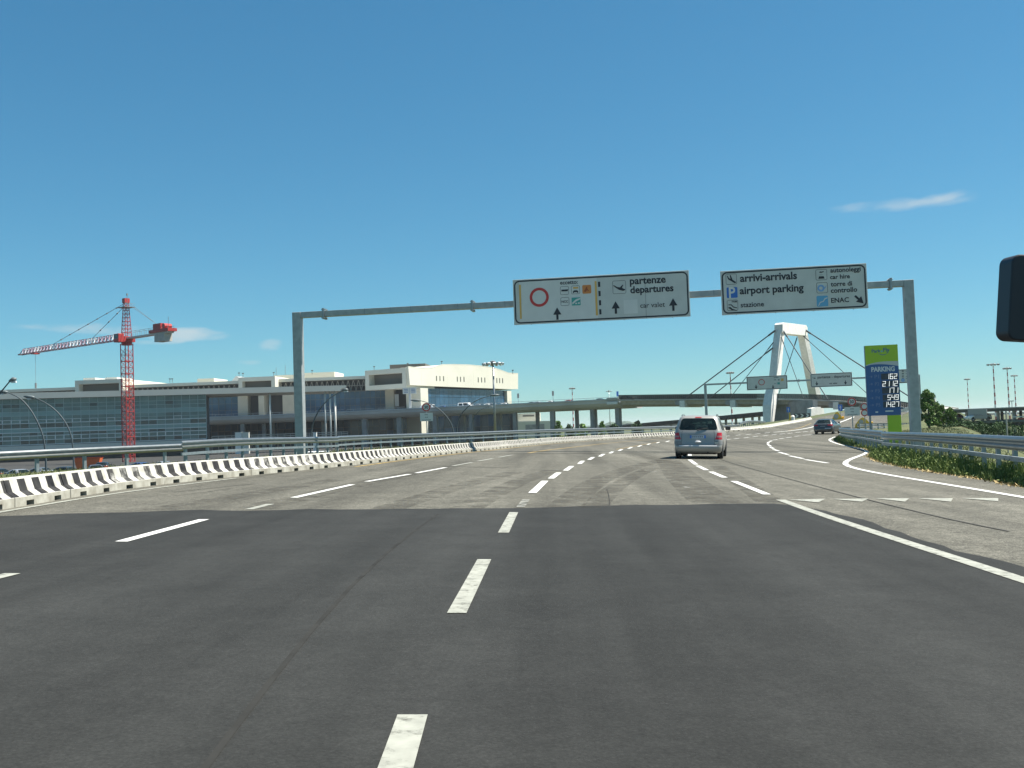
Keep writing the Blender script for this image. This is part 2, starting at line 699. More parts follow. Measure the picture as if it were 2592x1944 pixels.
mg = bpy.data.materials.new('ground_cover')
mg.use_nodes = True
nt = mg.node_tree
bs = nt.nodes['Principled BSDF']
bs.inputs['Roughness'].default_value = .95
tcg = nt.nodes.new('ShaderNodeTexCoord')
n1 = nt.nodes.new('ShaderNodeTexNoise')
n1.inputs['Scale'].default_value = .35
n1.inputs['Detail'].default_value = 8
nt.links.new(tcg.outputs['Object'], n1.inputs['Vector'])
rp = nt.nodes.new('ShaderNodeValToRGB')
e = rp.color_ramp.elements
e[0].position, e[0].color = .35, (.035, .055, .014, 1)
e[1].position, e[1].color = .68, (.085, .085, .028, 1)
e2 = rp.color_ramp.elements.new(.5)
e2.color = (.07, .08, .022, 1)
nt.links.new(n1.outputs[0], rp.inputs[0])
nt.links.new(rp.outputs[0], bs.inputs['Base Color'])

# ------------------------------------------------------------------ ground, road
def axis(lo, hi, step, far, n):
    a = [lo + i * step for i in range(int((hi - lo) / step) + 1)]
    ext = [(far / 30.0) * (1.6 ** i - 1) for i in range(1, n)]
    return [lo - q for q in reversed(ext)] + a + [hi + q for q in ext]


gx = axis(-48, 76, 1.0, 200, 15)
gy = axis(-24, 266, 2.0, 200, 15)
mb = MB()
for y in gy:
    for x in gx:
        mb.v.append(Vector((x, y, gz(x, y))))
nx = len(gx)
for j in range(len(gy) - 1):
    for i in range(nx - 1):
        a = j * nx + i
        mb.f.append((a, a + 1, a + nx + 1, a + nx))
tag(build('ground', mb, mg, smooth=True, fix=False), 'grass verges and embankments around the road and terminal', kind='structure')

mb = MB()
ys = [-24 + 1.0 * i for i in range(285)]
NC = 16
for y in ys:
    a, b = interp(XL, y) - .9, interp(XR, y)
    for i in range(NC + 1):
        x = a + (b - a) * i / NC
        mb.v.append(Vector((x, y, zr(x, y))))
for j in range(len(ys) - 1):
    for i in range(NC):
        a = j * (NC + 1) + i
        mb.f.append((a, a + 1, a + NC + 2, a + NC + 1))
road = tag(build('road', mb, M_OLD, smooth=True, fix=False), 'worn grey asphalt carriageway bending to the right', kind='structure')


def sheet(name, poly, m, h, parent=road, step=1.0):
    """a thin sheet h above the road, poly in world x,y"""
    bm = bmesh.new()
    f = bm.faces.new([bm.verts.new((p[0], p[1], 0)) for p in poly])
    ylo, yhi = min(p[1] for p in poly), max(p[1] for p in poly)
    y = math.ceil(ylo)
    while y < yhi:
        bmesh.ops.bisect_plane(bm, geom=bm.verts[:] + bm.edges[:] + bm.faces[:], plane_co=(0, y, 0), plane_no=(0, 1, 0))
        y += step
    for v in bm.verts:
        v.co.z = zr(v.co.x, v.co.y) + h
    bmesh.ops.recalc_face_normals(bm, faces=bm.faces)
    for f in bm.faces:
        if f.normal.z < 0:
            f.normal_flip()
    me = bpy.data.meshes.new(name)
    bm.to_mesh(me)
    bm.free()
    me.materials.append(m)
    o = bpy.data.objects.new(name, me)
    COL.objects.link(o)
    if parent:
        o.parent = parent
    return o


xb = [(G(u, v).x, G(u, v).y) for u, v in ((2555, 1425), (2431, 1396), (2307, 1359), (2205, 1323), (2092, 1294), (2010, 1280), (1956, 1275), (1800, 1276),
                                          (1550, 1281), (1300, 1286), (940, 1290.5), (700, 1291), (500, 1292), (250, 1299), (0, 1307))]
xb = [(4.5, -22), (4.3, 4)] + xb + [(-7.25, 12.6), (-7.1, -22)]
dense = []
for (a, b) in zip(xb, xb[1:] + xb[:1]):
    n = max(1, int(math.dist(a, b) / .35)) if 6 < (a[1] + b[1]) / 2 < 18 else 1
    for i in range(n):
        w = .05 if n > 2 else 0
        ww = (.07 * math.sin(a[0] * 2.1 + i * .6) + .05 * math.sin(i * 1.7 + a[0])) if n > 2 else 0
        dense.append((a[0] + (b[0] - a[0]) * i / n + random.uniform(-w, w), a[1] + (b[1] - a[1]) * i / n + random.uniform(-w, w) + ww))
sheet('asphalt_patch', dense, M_NEW, .004)


def xy(u, v):
    p = G(u, v)
    return Vector((p.x, p.y))


def dash(name, a, b, w, m, h=.009):
    """stripe of width w between two photo points"""
    a, b = xy(*a), xy(*b)
    d = (b - a).normalized()
    n = Vector((-d.y, d.x)) * w / 2
    return sheet(name, [a - n, b - n, b + n, a + n], m, h)


def line(name, pts, w, m, h=.009, raw=False):
    p = [Vector(q) for q in pts] if raw else [xy(*q) for q in pts]
    q = [p[0]]
    for a, b in zip(p, p[1:]):
        n = max(1, int((b - a).length / 1.5))
        q += [a + (b - a) * i / n for i in range(1, n + 1)]
    for _ in range(3):
        q = [q[0]] + [(q[i - 1] + q[i] * 2 + q[i + 1]) / 4 for i in range(1, len(q) - 1)] + [q[-1]]
    L, R = [], []
    for i in range(len(q)):
        d = (q[min(i + 1, len(q) - 1)] - q[max(0, i - 1)]).normalized()
        n = Vector((-d.y, d.x)) * w / 2
        L.append(q[i] + n)
        R.append(q[i] - n)
    mb = MB()
    for a, b in zip(L, R):
        mb.v += [Vector((a.x, a.y, zr(a.x, a.y) + h)), Vector((b.x, b.y, zr(b.x, b.y) + h))]
    for i in range(len(q) - 1):
        mb.f.append((2 * i, 2 * i + 1, 2 * i + 3, 2 * i + 2))
    o = build(name, mb, m, road, fix=False)
    return o


# centre line dashes
near = [((990, 1985), (1044.5, 1814)), ((1156, 1555), (1226, 1418)), ((1274.5, 1350), (1300.5, 1298))]
for a, b in near:
    dash('lane_dash', a, b, .12, M_WORNW)
dash('worn_dash', (1317, 1285), (1331.6, 1265.7), .12, M_FAINT)
for a, b in [((1347.5, 1248.7), (1379.6, 1218)), ((1394.5, 1212), (1414.6, 1197)), ((1431.6, 1191.8), (1447.4, 1180.3)), ((1466.6, 1174.6), (1475.4, 1167.1)),
             ((1491, 1164), (1501.9, 1157.6)), ((1518.1, 1155.8), (1528.3, 1149.5)), ((1544, 1147.7), (1551.6, 1143.2)), ((1566.7, 1141.4), (1574.6, 1137.3)),
             ((1590.5, 1136), (1599.5, 1132.1)), ((1614.9, 1131), (1623.7, 1127.1)), ((1638.6, 1126), (1645.8, 1122.6)), ((1662.3, 1121.9), (1669.1, 1119)),
             ((1685.9, 1118.8), (1694.4, 1116)), ((1712, 1115), (1722, 1112.2))]:
    dash('lane_dash', a, b, .145, M_WHITE)
# left lane dashes
for a, b, m in [((-29, 1469), (32.5, 1453.6), M_WORNW), ((307, 1372.6), (517, 1316), M_WHITE), ((630, 1290.6), (684, 1277), M_WORNW), ((744, 1260.7), (892, 1227.3), M_WHITE),
                ((928, 1219.7), (1037, 1201), M_WHITE), ((1053.7, 1198), (1128, 1184), M_WHITE), ((1146, 1180), (1195, 1171), M_WORNW), ((1209.7, 1167.7), (1248, 1161), M_WORNW),
                ((1261.7, 1158), (1296.7, 1152), M_WORNW), ((1497, 1119), (1530, 1117.2), M_WORNW)]:
    dash('lane_dash', a, b, .13, m)
# dashes right of the silver car
ox, oy, k = 1780, 1040, 1 / 4.424


def c5(x, y):
    return (ox + x * k, oy + y * k)


for a, b in [((1856.9, 1218.6), (1941.6, 1252.5)), ((1799.2, 1194.8), (1834.3, 1209.5)), ((1765.6, 1179.4), (1788.3, 1190.6)), ((1745.3, 1164), (1762.3, 1176.4)),
             ((1746, 1148.4), (1746.5, 1154.8))]:
    dash('lane_dash', a, b, .14, M_WHITE)
for q in [(278, 321), (372, 311), (485, 299), (585, 287), (698, 277), (795, 266), (887, 259), (972, 252), (1060, 242), (1145, 233),
          (265, 283), (390, 272), (508, 264), (612, 257), (717, 246), (1225, 225)]:
    dash('lane_dash', c5(q[0] - 29, q[1] + 3.5), c5(q[0] + 29, q[1] - 3.5), .16, M_WHITE)
for a, b in [((1140, 547), (1395, 587)), ((965, 505), (1120, 537)), ((845, 463), (950, 492)), ((785, 433), (845, 450)), ((750, 406), (790, 424)), ((734, 385), (756, 398)),
             ((723, 368), (729, 379)), ((735, 350), (724, 361)), ((768, 335), (742, 345)), ((780, 328), (832, 321)), ((850, 314), (905, 307)), ((928, 302), (988, 294)),
             ((1022, 288), (1083, 281)), ((1112, 275), (1290, 258))]:
    dash('lane_dash', c5(*a), c5(*b), .16, M_WHITE)
for a, b in [((560, 315), (630, 313)), ((1155, 408), (1250, 407)), ((1140, 310), (1190, 306)), ((620, 578), (690, 584)), ((770, 576), (840, 584)), ((1095, 576), (1150, 582)),
             ((1300, 585), (1340, 588))]:
    dash('worn_dash', c5(*a), c5(*b), .14, M_FAINT)
# solid lines
line('edge_line', [c5(1475, 292), c5(1425, 312), c5(1405, 326), c5(1440, 347), c5(1540, 380), c5(1700, 412), c5(1790, 430), c5(1835, 442), c5(1852, 455), c5(1800, 490), c5(1700, 522),
                   c5(1620, 552), c5(1572, 578), c5(1560, 598), c5(1585, 622), c5(1700, 652), (2200, 1196), (2280, 1208), (2341, 1217.5), (2440, 1235), (2592, 1259), (2700, 1278)], .17, M_WHITE)
line('edge_line', [(1975.5, 1266), (2030, 1287), (2092, 1310.7), (2232, 1353.6), (2340.6, 1390), (2476, 1433), (2592, 1470), (2800, 1540)], .15, M_WORNW)
line('edge_line', [(-60, 1308), (0, 1299.5), (160, 1268.5), (294, 1247), (384, 1236.5), (500, 1223), (600, 1211)], .10, M_WORNW)
line('edge_line', [c5(790, 240), c5(940, 228), c5(1080, 210), c5(1190, 190), c5(1290, 163)], .3, M_WHITE)
line('edge_line', [(2119, 1072), (2140, 1064), (2162, 1055)], .3, M_WHITE)
line('yellow_line', [(900, 1182), (1000, 1168), (1150, 1150), (1300, 1134), (1400, 1123.5), (1500, 1116.5), (1600, 1110.5), (1700, 1105.5)], .16, M_YEL)
line('yellow_line', [(1338, 1147), (1380, 1140), (1436, 1134), (1515, 1124.4), (1571, 1119), (1640, 1113.5), (1705, 1109)], .18, M_YEL)
line('yellow_line', [(1560, 1138), (1605, 1129.6), (1640, 1123.5), (1668, 1119)], .10, M_YEL)
line('yellow_line', [c5(950, 222), c5(1100, 185), c5(1210, 140)], .16, M_YEL)
# give-way triangles
for t in [((1997, 1266), (2089.7, 1263.8), (2071.6, 1272.8)), ((2107.8, 1264.3), (2198.3, 1263.2), (2182, 1271)), ((2215, 1262.5), (2302, 1262.5), (2291, 1271)),
          ((2322.6, 1262.5), (2412, 1262.5), (2407.4, 1271)), ((2433.4, 1262), (2527, 1262), (2527, 1270))]:
    sheet('give_way_triangle', [xy(*q) for q in t], M_WORNW, .009)
# tar seams and cracks
line('tar_seam', [(1150, 1149.5), (1300, 1149.4), (1500, 1148), (1720, 1146), (1850, 1144.5), (1990, 1141.5), (2173, 1139.5)], .30, M_SEAM, .006)
crk = [(1823, 1163), (1870, 1178.5), (1905, 1188), (1960, 1203), (2005, 1215), (2060, 1229), (2110, 1243), (2173, 1261.5), (2262, 1281.7), (2330, 1298), (2406, 1317), (2480, 1334), (2555, 1346)]
line('tar_seam', crk, .035, M_SEAM, .006)
line('tar_seam', [(1120, 1181), (1180, 1182), (1290, 1184.5)], .07, M_SEAM, .006)
line('tar_seam', [(1500, 1208), (1560, 1209.5), (1620, 1209)], .05, M_SEAM, .006)
line('tar_seam', [(1536, 1238), (1541, 1250), (1546, 1262), (1544, 1285)], .014, M_SEAM, .006)
line('tar_seam', [(905, 1187), (950, 1187.5)], .08, M_SEAM, .006)
line('tar_seam', [(440, 1246), (560, 1233), (640, 1225)], .025, M_SEAM, .006)
line('tar_seam', [(440, 1256), (520, 1247), (590, 1237)], .02, M_SEAM, .006)
# lighter joint in the fresh patch
line('patch_joint', [(480, 2000), (520, 1944), (640, 1780), (760, 1630), (850, 1510), (960, 1400), (1110, 1302)], .03, mat('patch_joint', (.0285, .0285, .0265), .9, noise=(3, .25), spec=.1), .007)
for pts_, w_ in (([(1430, 1284), (1468, 1245), (1520, 1212), (1600, 1183), (1700, 1160)], .55), ([(1690, 1165), (1720, 1200), (1765, 1240), (1815, 1274)], .8),
                 ([(1500, 1286), (1545, 1240), (1590, 1212), (1650, 1185)], .4), ([(640, 1288), (790, 1252), (930, 1220), (1060, 1195)], .6),
                 ([(1180, 1288), (1245, 1250), (1310, 1220), (1400, 1190)], .5), ([(980, 1289), (1090, 1252), (1190, 1222), (1300, 1196)], .5),
                 ([(400, 1291), (560, 1262), (700, 1240), (860, 1213)], .5), ([(1950, 1272), (1900, 1235), (1850, 1205), (1815, 1180)], .45)):
    line('tyre_smear', pts_, w_, M_TYRE, .0065)
for i in range(9):
    a = (1640 + i * 17 + random.uniform(-8, 8), 1190 + i * 8 + random.uniform(-3, 3))
    dash('paint_remnant', a, (a[0] + random.uniform(6, 13), a[1] + random.uniform(-1.5, .5)), .10, M_FAINT, .007)

# lot below the road, in front of the terminal
mb = MB()
mb.add([(-260, 60, -2.77), (-26, 60, -2.77), (-26, 330, -2.77), (-260, 330, -2.77)], [(0, 1, 2, 3)])
tag(build('parking_lot', mb, asphalt('lot_asphalt', (.05, .05, .048), .3), fix=False), 'asphalt parking area below the road', kind='structure')

# ------------------------------------------------------------------ concrete barriers
def barrier_mat(name, mode):
    m = bpy.data.materials.new(name)
    m.use_nodes = True
    nt = m.node_tree
    b = nt.nodes['Principled BSDF']
    b.inputs['Roughness'].default_value = .75
    t = nt.nodes.new('ShaderNodeTexCoord')
    sx = nt.nodes.new('ShaderNodeSeparateXYZ')
    nt.links.new(t.outputs['Object'], sx.inputs[0])

    def M(op, a, c=None):
        n = nt.nodes.new('ShaderNodeMath')
        n.operation = op
        for i, q in enumerate((a, c)):
            if q is None:
                continue
            if isinstance(q, (int, float)):
                n.inputs[i].default_value = q
            else:
                nt.links.new(q, n.inputs[i])
        return n.outputs[0]

    def NZ(scale, det=5):
        n = nt.nodes.new('ShaderNodeTexNoise')
        n.inputs['Scale'].default_value = scale
        n.inputs['Detail'].default_value = det
        oi = nt.nodes.new('ShaderNodeObjectInfo')
        va = nt.nodes.new('ShaderNodeVectorMath')
        va.operation = 'ADD'
        nt.links.new(t.outputs['Object'], va.inputs[0])
        nt.links.new(oi.outputs['Location'], va.inputs[1])
        nt.links.new(va.outputs[0], n.inputs['Vector'])
        return n.outputs[0]
    fr = M('FRACT', M('ADD', M('DIVIDE', sx.outputs[0], .5), 10.18))
    st = M('MULTIPLY', M('LESS_THAN', fr, .52), M('GREATER_THAN', sx.outputs[2], .14))
    st = M('MULTIPLY', st, M('LESS_THAN', sx.outputs[2], .392))
    if mode == 'plain':
        st = M('MULTIPLY', st, 0.0)
    elif mode == 'faded':
        w = nt.nodes.new('ShaderNodeMapRange')
        nt.links.new(NZ(7, 6), w.inputs[0])
        w.inputs[1].default_value, w.inputs[2].default_value = .46, .68
        w.inputs[3].default_value, w.inputs[4].default_value = .9, .25
        st = M('MULTIPLY', st, w.outputs[0])
    else:
        w = nt.nodes.new('ShaderNodeMapRange')
        nt.links.new(NZ(5, 6), w.inputs[0])
        w.inputs[1].default_value, w.inputs[2].default_value = .3, .75
        w.inputs[3].default_value, w.inputs[4].default_value = 1.0, .9
        st = M('MULTIPLY', st, w.outputs[0])
    r = nt.nodes.new('ShaderNodeValToRGB')
    r.color_ramp.elements[0].position, r.color_ramp.elements[1].position = .35, .6
    r.color_ramp.elements[0].color = (.34, .33, .285, 1)
    r.color_ramp.elements[1].color = (.46, .45, .41, 1)
    nt.links.new(NZ(6), r.inputs[0])
    toe = nt.nodes.new('ShaderNodeValToRGB')
    toe.color_ramp.elements[0].position, toe.color_ramp.elements[1].position = .35, .65
    toe.color_ramp.elements[0].color = (.25, .235, .19, 1)
    toe.color_ramp.elements[1].color = (.42, .41, .35, 1)
    nt.links.new(NZ(4), toe.inputs[0])
    m0 = nt.nodes.new('ShaderNodeMixRGB')
    nt.links.new(M('LESS_THAN', sx.outputs[2], .134), m0.inputs[0])
    nt.links.new(r.outputs[0], m0.inputs[1])
    nt.links.new(toe.outputs[0], m0.inputs[2])
    m1 = nt.nodes.new('ShaderNodeMixRGB')
    nt.links.new(st, m1.inputs[0])
    nt.links.new(m0.outputs[0], m1.inputs[1])
    m1.inputs[2].default_value = (.009, .009, .011, 1)
    b.inputs['Specular IOR Level'].default_value = .2
    nt.links.new(m1.outputs[0], b.inputs['Base Color'])
    return m


def barrier_mesh(m, length=1.994, slots=(-.5, .5)):
    h = length / 2
    mb = MB()
    prof = [(-.24, .075), (-.24, .135), (-.13, .215), (-.075, .405), (-.055, .42), (.055, .42), (.075, .405), (.13, .215), (.24, .135), (.24, .075)]
    n = len(prof)
    mb.add([(-h, p[0], p[1]) for p in prof] + [(h, p[0], p[1]) for p in prof],
           [(i, (i + 1) % n, (i + 1) % n + n, i + n) for i in range(n)] + [tuple(range(n)), tuple(range(2 * n - 1, n - 1, -1))])
    xs = [-h] + [q for s in slots for q in (s - .13, s + .13)] + [h]
    for a, b in zip(xs[::2], xs[1::2]):
        mb.box((a, -.24, 0), (b, .24, .0749))
    me = bpy.data.meshes.new('concrete_barrier')
    me.from_pydata([tuple(v) for v in mb.v], [], mb.f)
    bm = bmesh.new()
    bm.from_mesh(me)
    bmesh.ops.recalc_face_normals(bm, faces=bm.faces)
    bm.to_mesh(me)
    bm.free()
    me.materials.append(m)
    return me


ME_S = barrier_mesh(barrier_mat('barrier_stripes', 'crisp'))
ME_F = barrier_mesh(barrier_mat('barrier_worn_stripes', 'faded'))
ME_P = barrier_mesh(barrier_mat('barrier_plain_white', 'plain'))
pts = []
y = 8.0
while y < 160:
    pts.append(Vector((interp(XL, y), y)))
    y += .25
for _ in range(24):
    pts = [pts[0]] + [(pts[i - 1] + pts[i] * 2 + pts[i + 1]) / 4 for i in range(1, len(pts) - 1)] + [pts[-1]]
cum = [0]
for a, b in zip(pts, pts[1:]):
    cum.append(cum[-1] + (b - a).length)


def along(s):
    for i in range(len(cum) - 1):
        if cum[i + 1] >= s:
            t = (s - cum[i]) / (cum[i + 1] - cum[i])
            return pts[i].lerp(pts[i + 1], t)
    return pts[-1]


FADED = {5, 8, 9, 13, 24, 41, 55}
i = 0
s = 0.4
while s + 2 < cum[-1]:
    a, b = along(s), along(s + 2)
    c = (a + b) / 2
    d = (b - a).normalized()
    plain = c.y > 104.5
    me = ME_P if plain else (ME_F if i in FADED else ME_S)
    o = bpy.data.objects.new('concrete_barrier', me)
    COL.objects.link(o)
    n = Vector((-d.y, d.x))
    wob = random.uniform(-.01, .01)
    c = c + n * (.24 + wob)
    za, zb = zr(a.x, a.y), zr(b.x, b.y)
    o.matrix_basis = Matrix.Translation((c.x, c.y, (za + zb) / 2)) @ Matrix.Rotation(math.atan2(d.y, d.x) + wob * .3, 4, 'Z') @ Matrix.Rotation(-math.atan2(zb - za, 2), 4, 'Y')
    if plain:
        tag(o, 'plain white concrete barrier in the row curving up to the bridge pylon', 'barrier', 'white concrete barriers by the pylon')
    elif i in FADED:
        lab = {5: 'low striped barrier whose black bands are rubbed off, below the near left guardrail',
               8: 'low barrier with scuffed stripes, nearer of the two worn ones below the gantry post',
               9: 'low barrier with badly scuffed stripes, farther of the two worn ones below the gantry post'}.get(i, 'low white barrier with greyed worn stripes farther along the left row')
        tag(o, lab, 'barrier', 'striped concrete barriers along the left of the road')
    else:
        tag(o, 'low concrete barrier with crisp black and white stripes along the left road edge', 'barrier', 'striped concrete barriers along the left of the road')
    if i == 3:
        o['label'] = 'striped concrete barrier cut off by the left picture edge'
    i += 1
    s += 2.0

# ------------------------------------------------------------------ guardrails
WBEAM = [(0, 0), (.035, -.012), (.075, -.06), (.075, -.095), (.015, -.14), (.015, -.17), (.075, -.215), (.075, -.25), (.035, -.298), (0, -.31)]
WB2 = WBEAM + [(a - .012, b) for a, b in reversed(WBEAM)]


def guardrail(label, path, post_gap=1.5, side=1, low=True, group=None, ht=.75, start_curl=False):
    """path: (x, y, z of rail top); side +1: corrugation faces right of travel"""
    p = [Vector(q) for q in path]
    q = [p[0]]
    for a, b in zip(p, p[1:]):
        n = max(1, int((b - a).length / 2))
        q += [a.lerp(b, i / n) for i in range(1, n + 1)]
    for _ in range(6):
        q = [q[0]] + [(q[i - 1] + q[i] * 2 + q[i + 1]) / 4 for i in range(1, len(q) - 1)] + [q[-1]]
    base = q[0]
    t = thing('guardrail', label, 'guardrail', (base.x, base.y, base.z - ht), 0, group)
    mb = MB().sweep(q, [(a * side, b) for a, b in WB2])
    build('rail_beam', mb, M_GALV, t, world=True)
    if low:
        mb = MB().sweep(q, [(.05 * side, -.44), (.05 * side, -.54), (-.02 * side, -.54), (-.02 * side, -.44)])
        build('lower_rail', mb, M_GALVD, t, world=True)
    L = 0
    nxt = .4
    for a, b in zip(q, q[1:]):
        l = (b - a).length
        while nxt < L + l:
            c = a.lerp(b, (nxt - L) / l)
            d = (b - a)
            d.z = 0
            d.normalize()
            nn = Vector((d.y, -d.x, 0)) * side
            cc = c - nn * .09
            zb = min(gz(cc.x, cc.y), c.z - .3) - .1
            mb = MB().beam((cc.x, cc.y, zb), (cc.x, cc.y, c.z - .02), .09, .12, up=tuple(d))
            build('post', mb, M_GALVD, t, world=True)
            mb = MB().beam(cc + Vector((0, 0, -.16)), c + nn * .012 + Vector((0, 0, -.16)), .10, .14)
            build('spacer', mb, M_GALVD, t, world=True)
            nxt += post_gap
        L += l
    # rail joints every 4 m (overlapped sheet, bolts)
    return t


def rp_(u, v, D):
    p = P(u, v, D)
    return (p.x, p.y, p.z)


guardrail('left guardrail nearest the camera, ending behind the next rail', [rp_(-420, 1163, 30), rp_(-150, 1151, 32.5), rp_(0, 1142, 34.5), rp_(230, 1131, 38.6), rp_(470, 1122.5, 43.5)], 2.2, low=False)
guardrail('left guardrail with curled near end in front of the tall gantry post', [rp_(458, 1116, 37.5), rp_(470, 1111.5, 36.8), rp_(560, 1109.5, 40), rp_(660, 1107, 44), rp_(757, 1106, 48.5), rp_(855, 1105, 54)], 1.5)
guardrail('long left guardrail curving away behind the silver car', [rp_(853, 1103.5, 54.5), rp_(900, 1102, 60), rp_(1000, 1098.5, 68), rp_(1120, 1095.5, 76), rp_(1232, 1092.4, 82), rp_(1320, 1088, 88), rp_(1400, 1086.5, 94),
           rp_(1520, 1083, 102), rp_(1620, 1080.5, 109), rp_(1717, 1078, 115), rp_(1800, 1077.5, 122), rp_(1872, 1074.5, 128)], 2.0)
guardrail('grey guardrail beside the foot of the bridge pylon', [rp_(1872, 1070, 128), rp_(1885, 1064, 133), rp_(1910, 1064, 142), rp_(1936, 1066, 150)], 2.0, low=False)
# right-hand rails (face the road: left of travel)
guardrail('thick right guardrail closest to the camera above the weeds', [rp_(2760, 1113, 17.5), rp_(2592, 1104, 20.5), rp_(2480, 1099.5, 25), rp_(2380, 1096, 31), rp_(2300, 1094, 36), rp_(2250, 1092.5, 40), rp_(2234, 1093, 42)], 1.5, side=-1, ht=.95)
guardrail('right guardrail running from the totem foot to the slate car', [rp_(2236, 1090, 44), rp_(2206, 1088, 50), rp_(2170, 1085.5, 58), rp_(2140, 1084, 67), rp_(2122, 1083, 76), rp_(2128, 1082, 86), rp_(2150, 1080, 98)], 1.5, side=-1, ht=.9)
guardrail('far guardrail along the ramp behind the parking totem', [rp_(2170, 1072, 100), rp_(2230, 1071, 108), rp_(2300, 1070, 118), rp_(2370, 1071, 128), rp_(2420, 1078, 136)], 2.5, side=-1)

# ------------------------------------------------------------------ gantries and their signs
class Board:
    """flat sign board: maps photo-crop pixels to metres on the board"""
    def __init__(self, name, label, cat, o, ex, w, h, corners, depth=.06, group=None, rim=.07, rad=.26, cells=None):
        # o: world centre, ex: horizontal unit vector to the right (seen from the camera)
        ez = Vector((0, 0, 1))
        ey = ez.cross(ex)
        m = Matrix((ex, ey, ez)).transposed().to_4x4()
        m.translation = o
        self.t = thing(name, label, cat, mw=m, group=group)
        self.w, self.h, self.c = w, h, corners
        mb = MB().box((-w / 2, 0, -h / 2), (w / 2, depth, h / 2))
        build('board', mb, M_SIGN, self.t, bevel=.01)
        mb = MB()
        a = .045 * h
        for x in (-w * .35, -w * .05, w * .25, w * .42):
            mb.box((x, depth + .001, -h / 2 + .05), (x + .06, depth + .07, h / 2 - .05))
        build('stiffener', mb, M_GALVD, self.t)
        if rim:
            mb = MB()
            e = .055
            ring_poly(mb, rrect(-w / 2 + e, -h / 2 + e, w / 2 - e, h / 2 - e, rad), rrect(-w / 2 + e + rim, -h / 2 + e + rim, w / 2 - e - rim, h / 2 - e - rim, rad - rim), -.004)
            build('border', mb, M_INK, self.t)
        mb = MB()
        for x in (-w * .4, -w * .13, w * .13, w * .4):
            mb.tube([(x, .03, -h / 2 - .03), (x, .03, -h / 2 + .001)], .02, 6)
        build('clamp_bolt', mb, M_GALVD, self.t)

    def l(self, x, y):
        tl, tr, br, bl = [Vector(q) for q in self.c]
        s = t = .5
        p = Vector((x, y))
        for _ in range(12):
            top, bot = tl.lerp(tr, s), bl.lerp(br, s)
            q = top.lerp(bot, t)
            ds = (tr - tl).lerp(br - bl, t)
            dt = bot - top
            e = p - q
            det = ds.x * dt.y - ds.y * dt.x
            s += (e.x * dt.y - e.y * dt.x) / det
            t += (ds.x * e.y - ds.y * e.x) / det
        return ((s - .5) * self.w, (.5 - t) * self.h)

    def k(self):
        tl, tr = Vector(self.c[0]), Vector(self.c[1])
        return self.w / (tr - tl).length

    def poly(self, name, pts, m, y=-.008):
        mb = MB()
        flat(mb, [self.l(*q) for q in pts], y)
        return build(name, mb, m, self.t, fix=False)

    def rect(self, name, x0, y0, x1, y1, m, y=-.008, r=.03):
        a, b = self.l((x0 + x1) / 2, (y0 + y1) / 2)
        hw, hh = (x1 - x0) * self.k() / 2, (y1 - y0) * self.k() / 2
        mb = MB()
        flat(mb, rrect(a - hw, b - hh, a + hw, b + hh, r, 4) if r else [(a - hw, b - hh), (a + hw, b - hh), (a + hw, b + hh), (a - hw, b + hh)], y)
        return build(name, mb, m, self.t, fix=False)

    def frame(self, x0, y0, x1, y1, m, y=-.008, r=.07, w=.016):
        a, b = self.l((x0 + x1) / 2, (y0 + y1) / 2)
        hw, hh = (x1 - x0) * self.k() / 2, (y1 - y0) * self.k() / 2
        mb = MB()
        ring_poly(mb, rrect(a - hw, b - hh, a + hw, b + hh, r, 4), rrect(a - hw + w, b - hh + w, a + hw - w, b + hh - w, r - w, 4), y)
        return build('pictogram_frame', mb, m, self.t, fix=False)

    def ring(self, x, y, ro, ri, m):
        a, b = self.l(x, y)
        mb = MB()
        ring_poly(mb, circ(a, b, ro * self.k(), 40), circ(a, b, ri * self.k(), 40), -.010)
        return build('prohibition_ring', mb, m, self.t, fix=False)

    def txt(self, s, x, y, w, m=None, bold=.022, ysc=1.0):
        a, b = self.l(x, y)
        return text(self.t, s, a, b, w * self.k(), m or M_INK, -.011, bold, ysc)

    def shape(self, name, x, y, size, pts, m, rot=0):
        """pts in unit square centred on 0, scaled to size crop pixels"""
        a, b = self.l(x, y)
        k = size * self.k()
        c, s = math.cos(rot), math.sin(rot)
        mb = MB()
        flat(mb, [(a + k * (p[0] * c - p[1] * s), b + k * (p[0] * s + p[1] * c)) for p in pts], -.011)
        return build(name, mb, m, self.t, fix=False)


ARROW = [(-.09, -.5), (.09, -.5), (.09, -.08), (.33, -.08), (0, .5), (-.33, -.08), (-.09, -.08)]
PLANE_UP = [(-.5, .20), (-.42, .22), (-.16, .06), (.06, .02), (.24, .20), (.34, .22), (.22, -.02), (.38, -.12), (.48, -.14), (.44, -.24), (.28, -.28), (-.02, -.18), (-.30, .02)]
PLANE_DN = [(-.42, .36), (-.34, .38), (-.22, .14), (-.08, .06), (-.14, .42), (-.04, .42), (.12, -.04), (.34, -.22), (.44, -.26), (.40, -.38), (.28, -.38), (.02, -.20), (-.30, .02)]


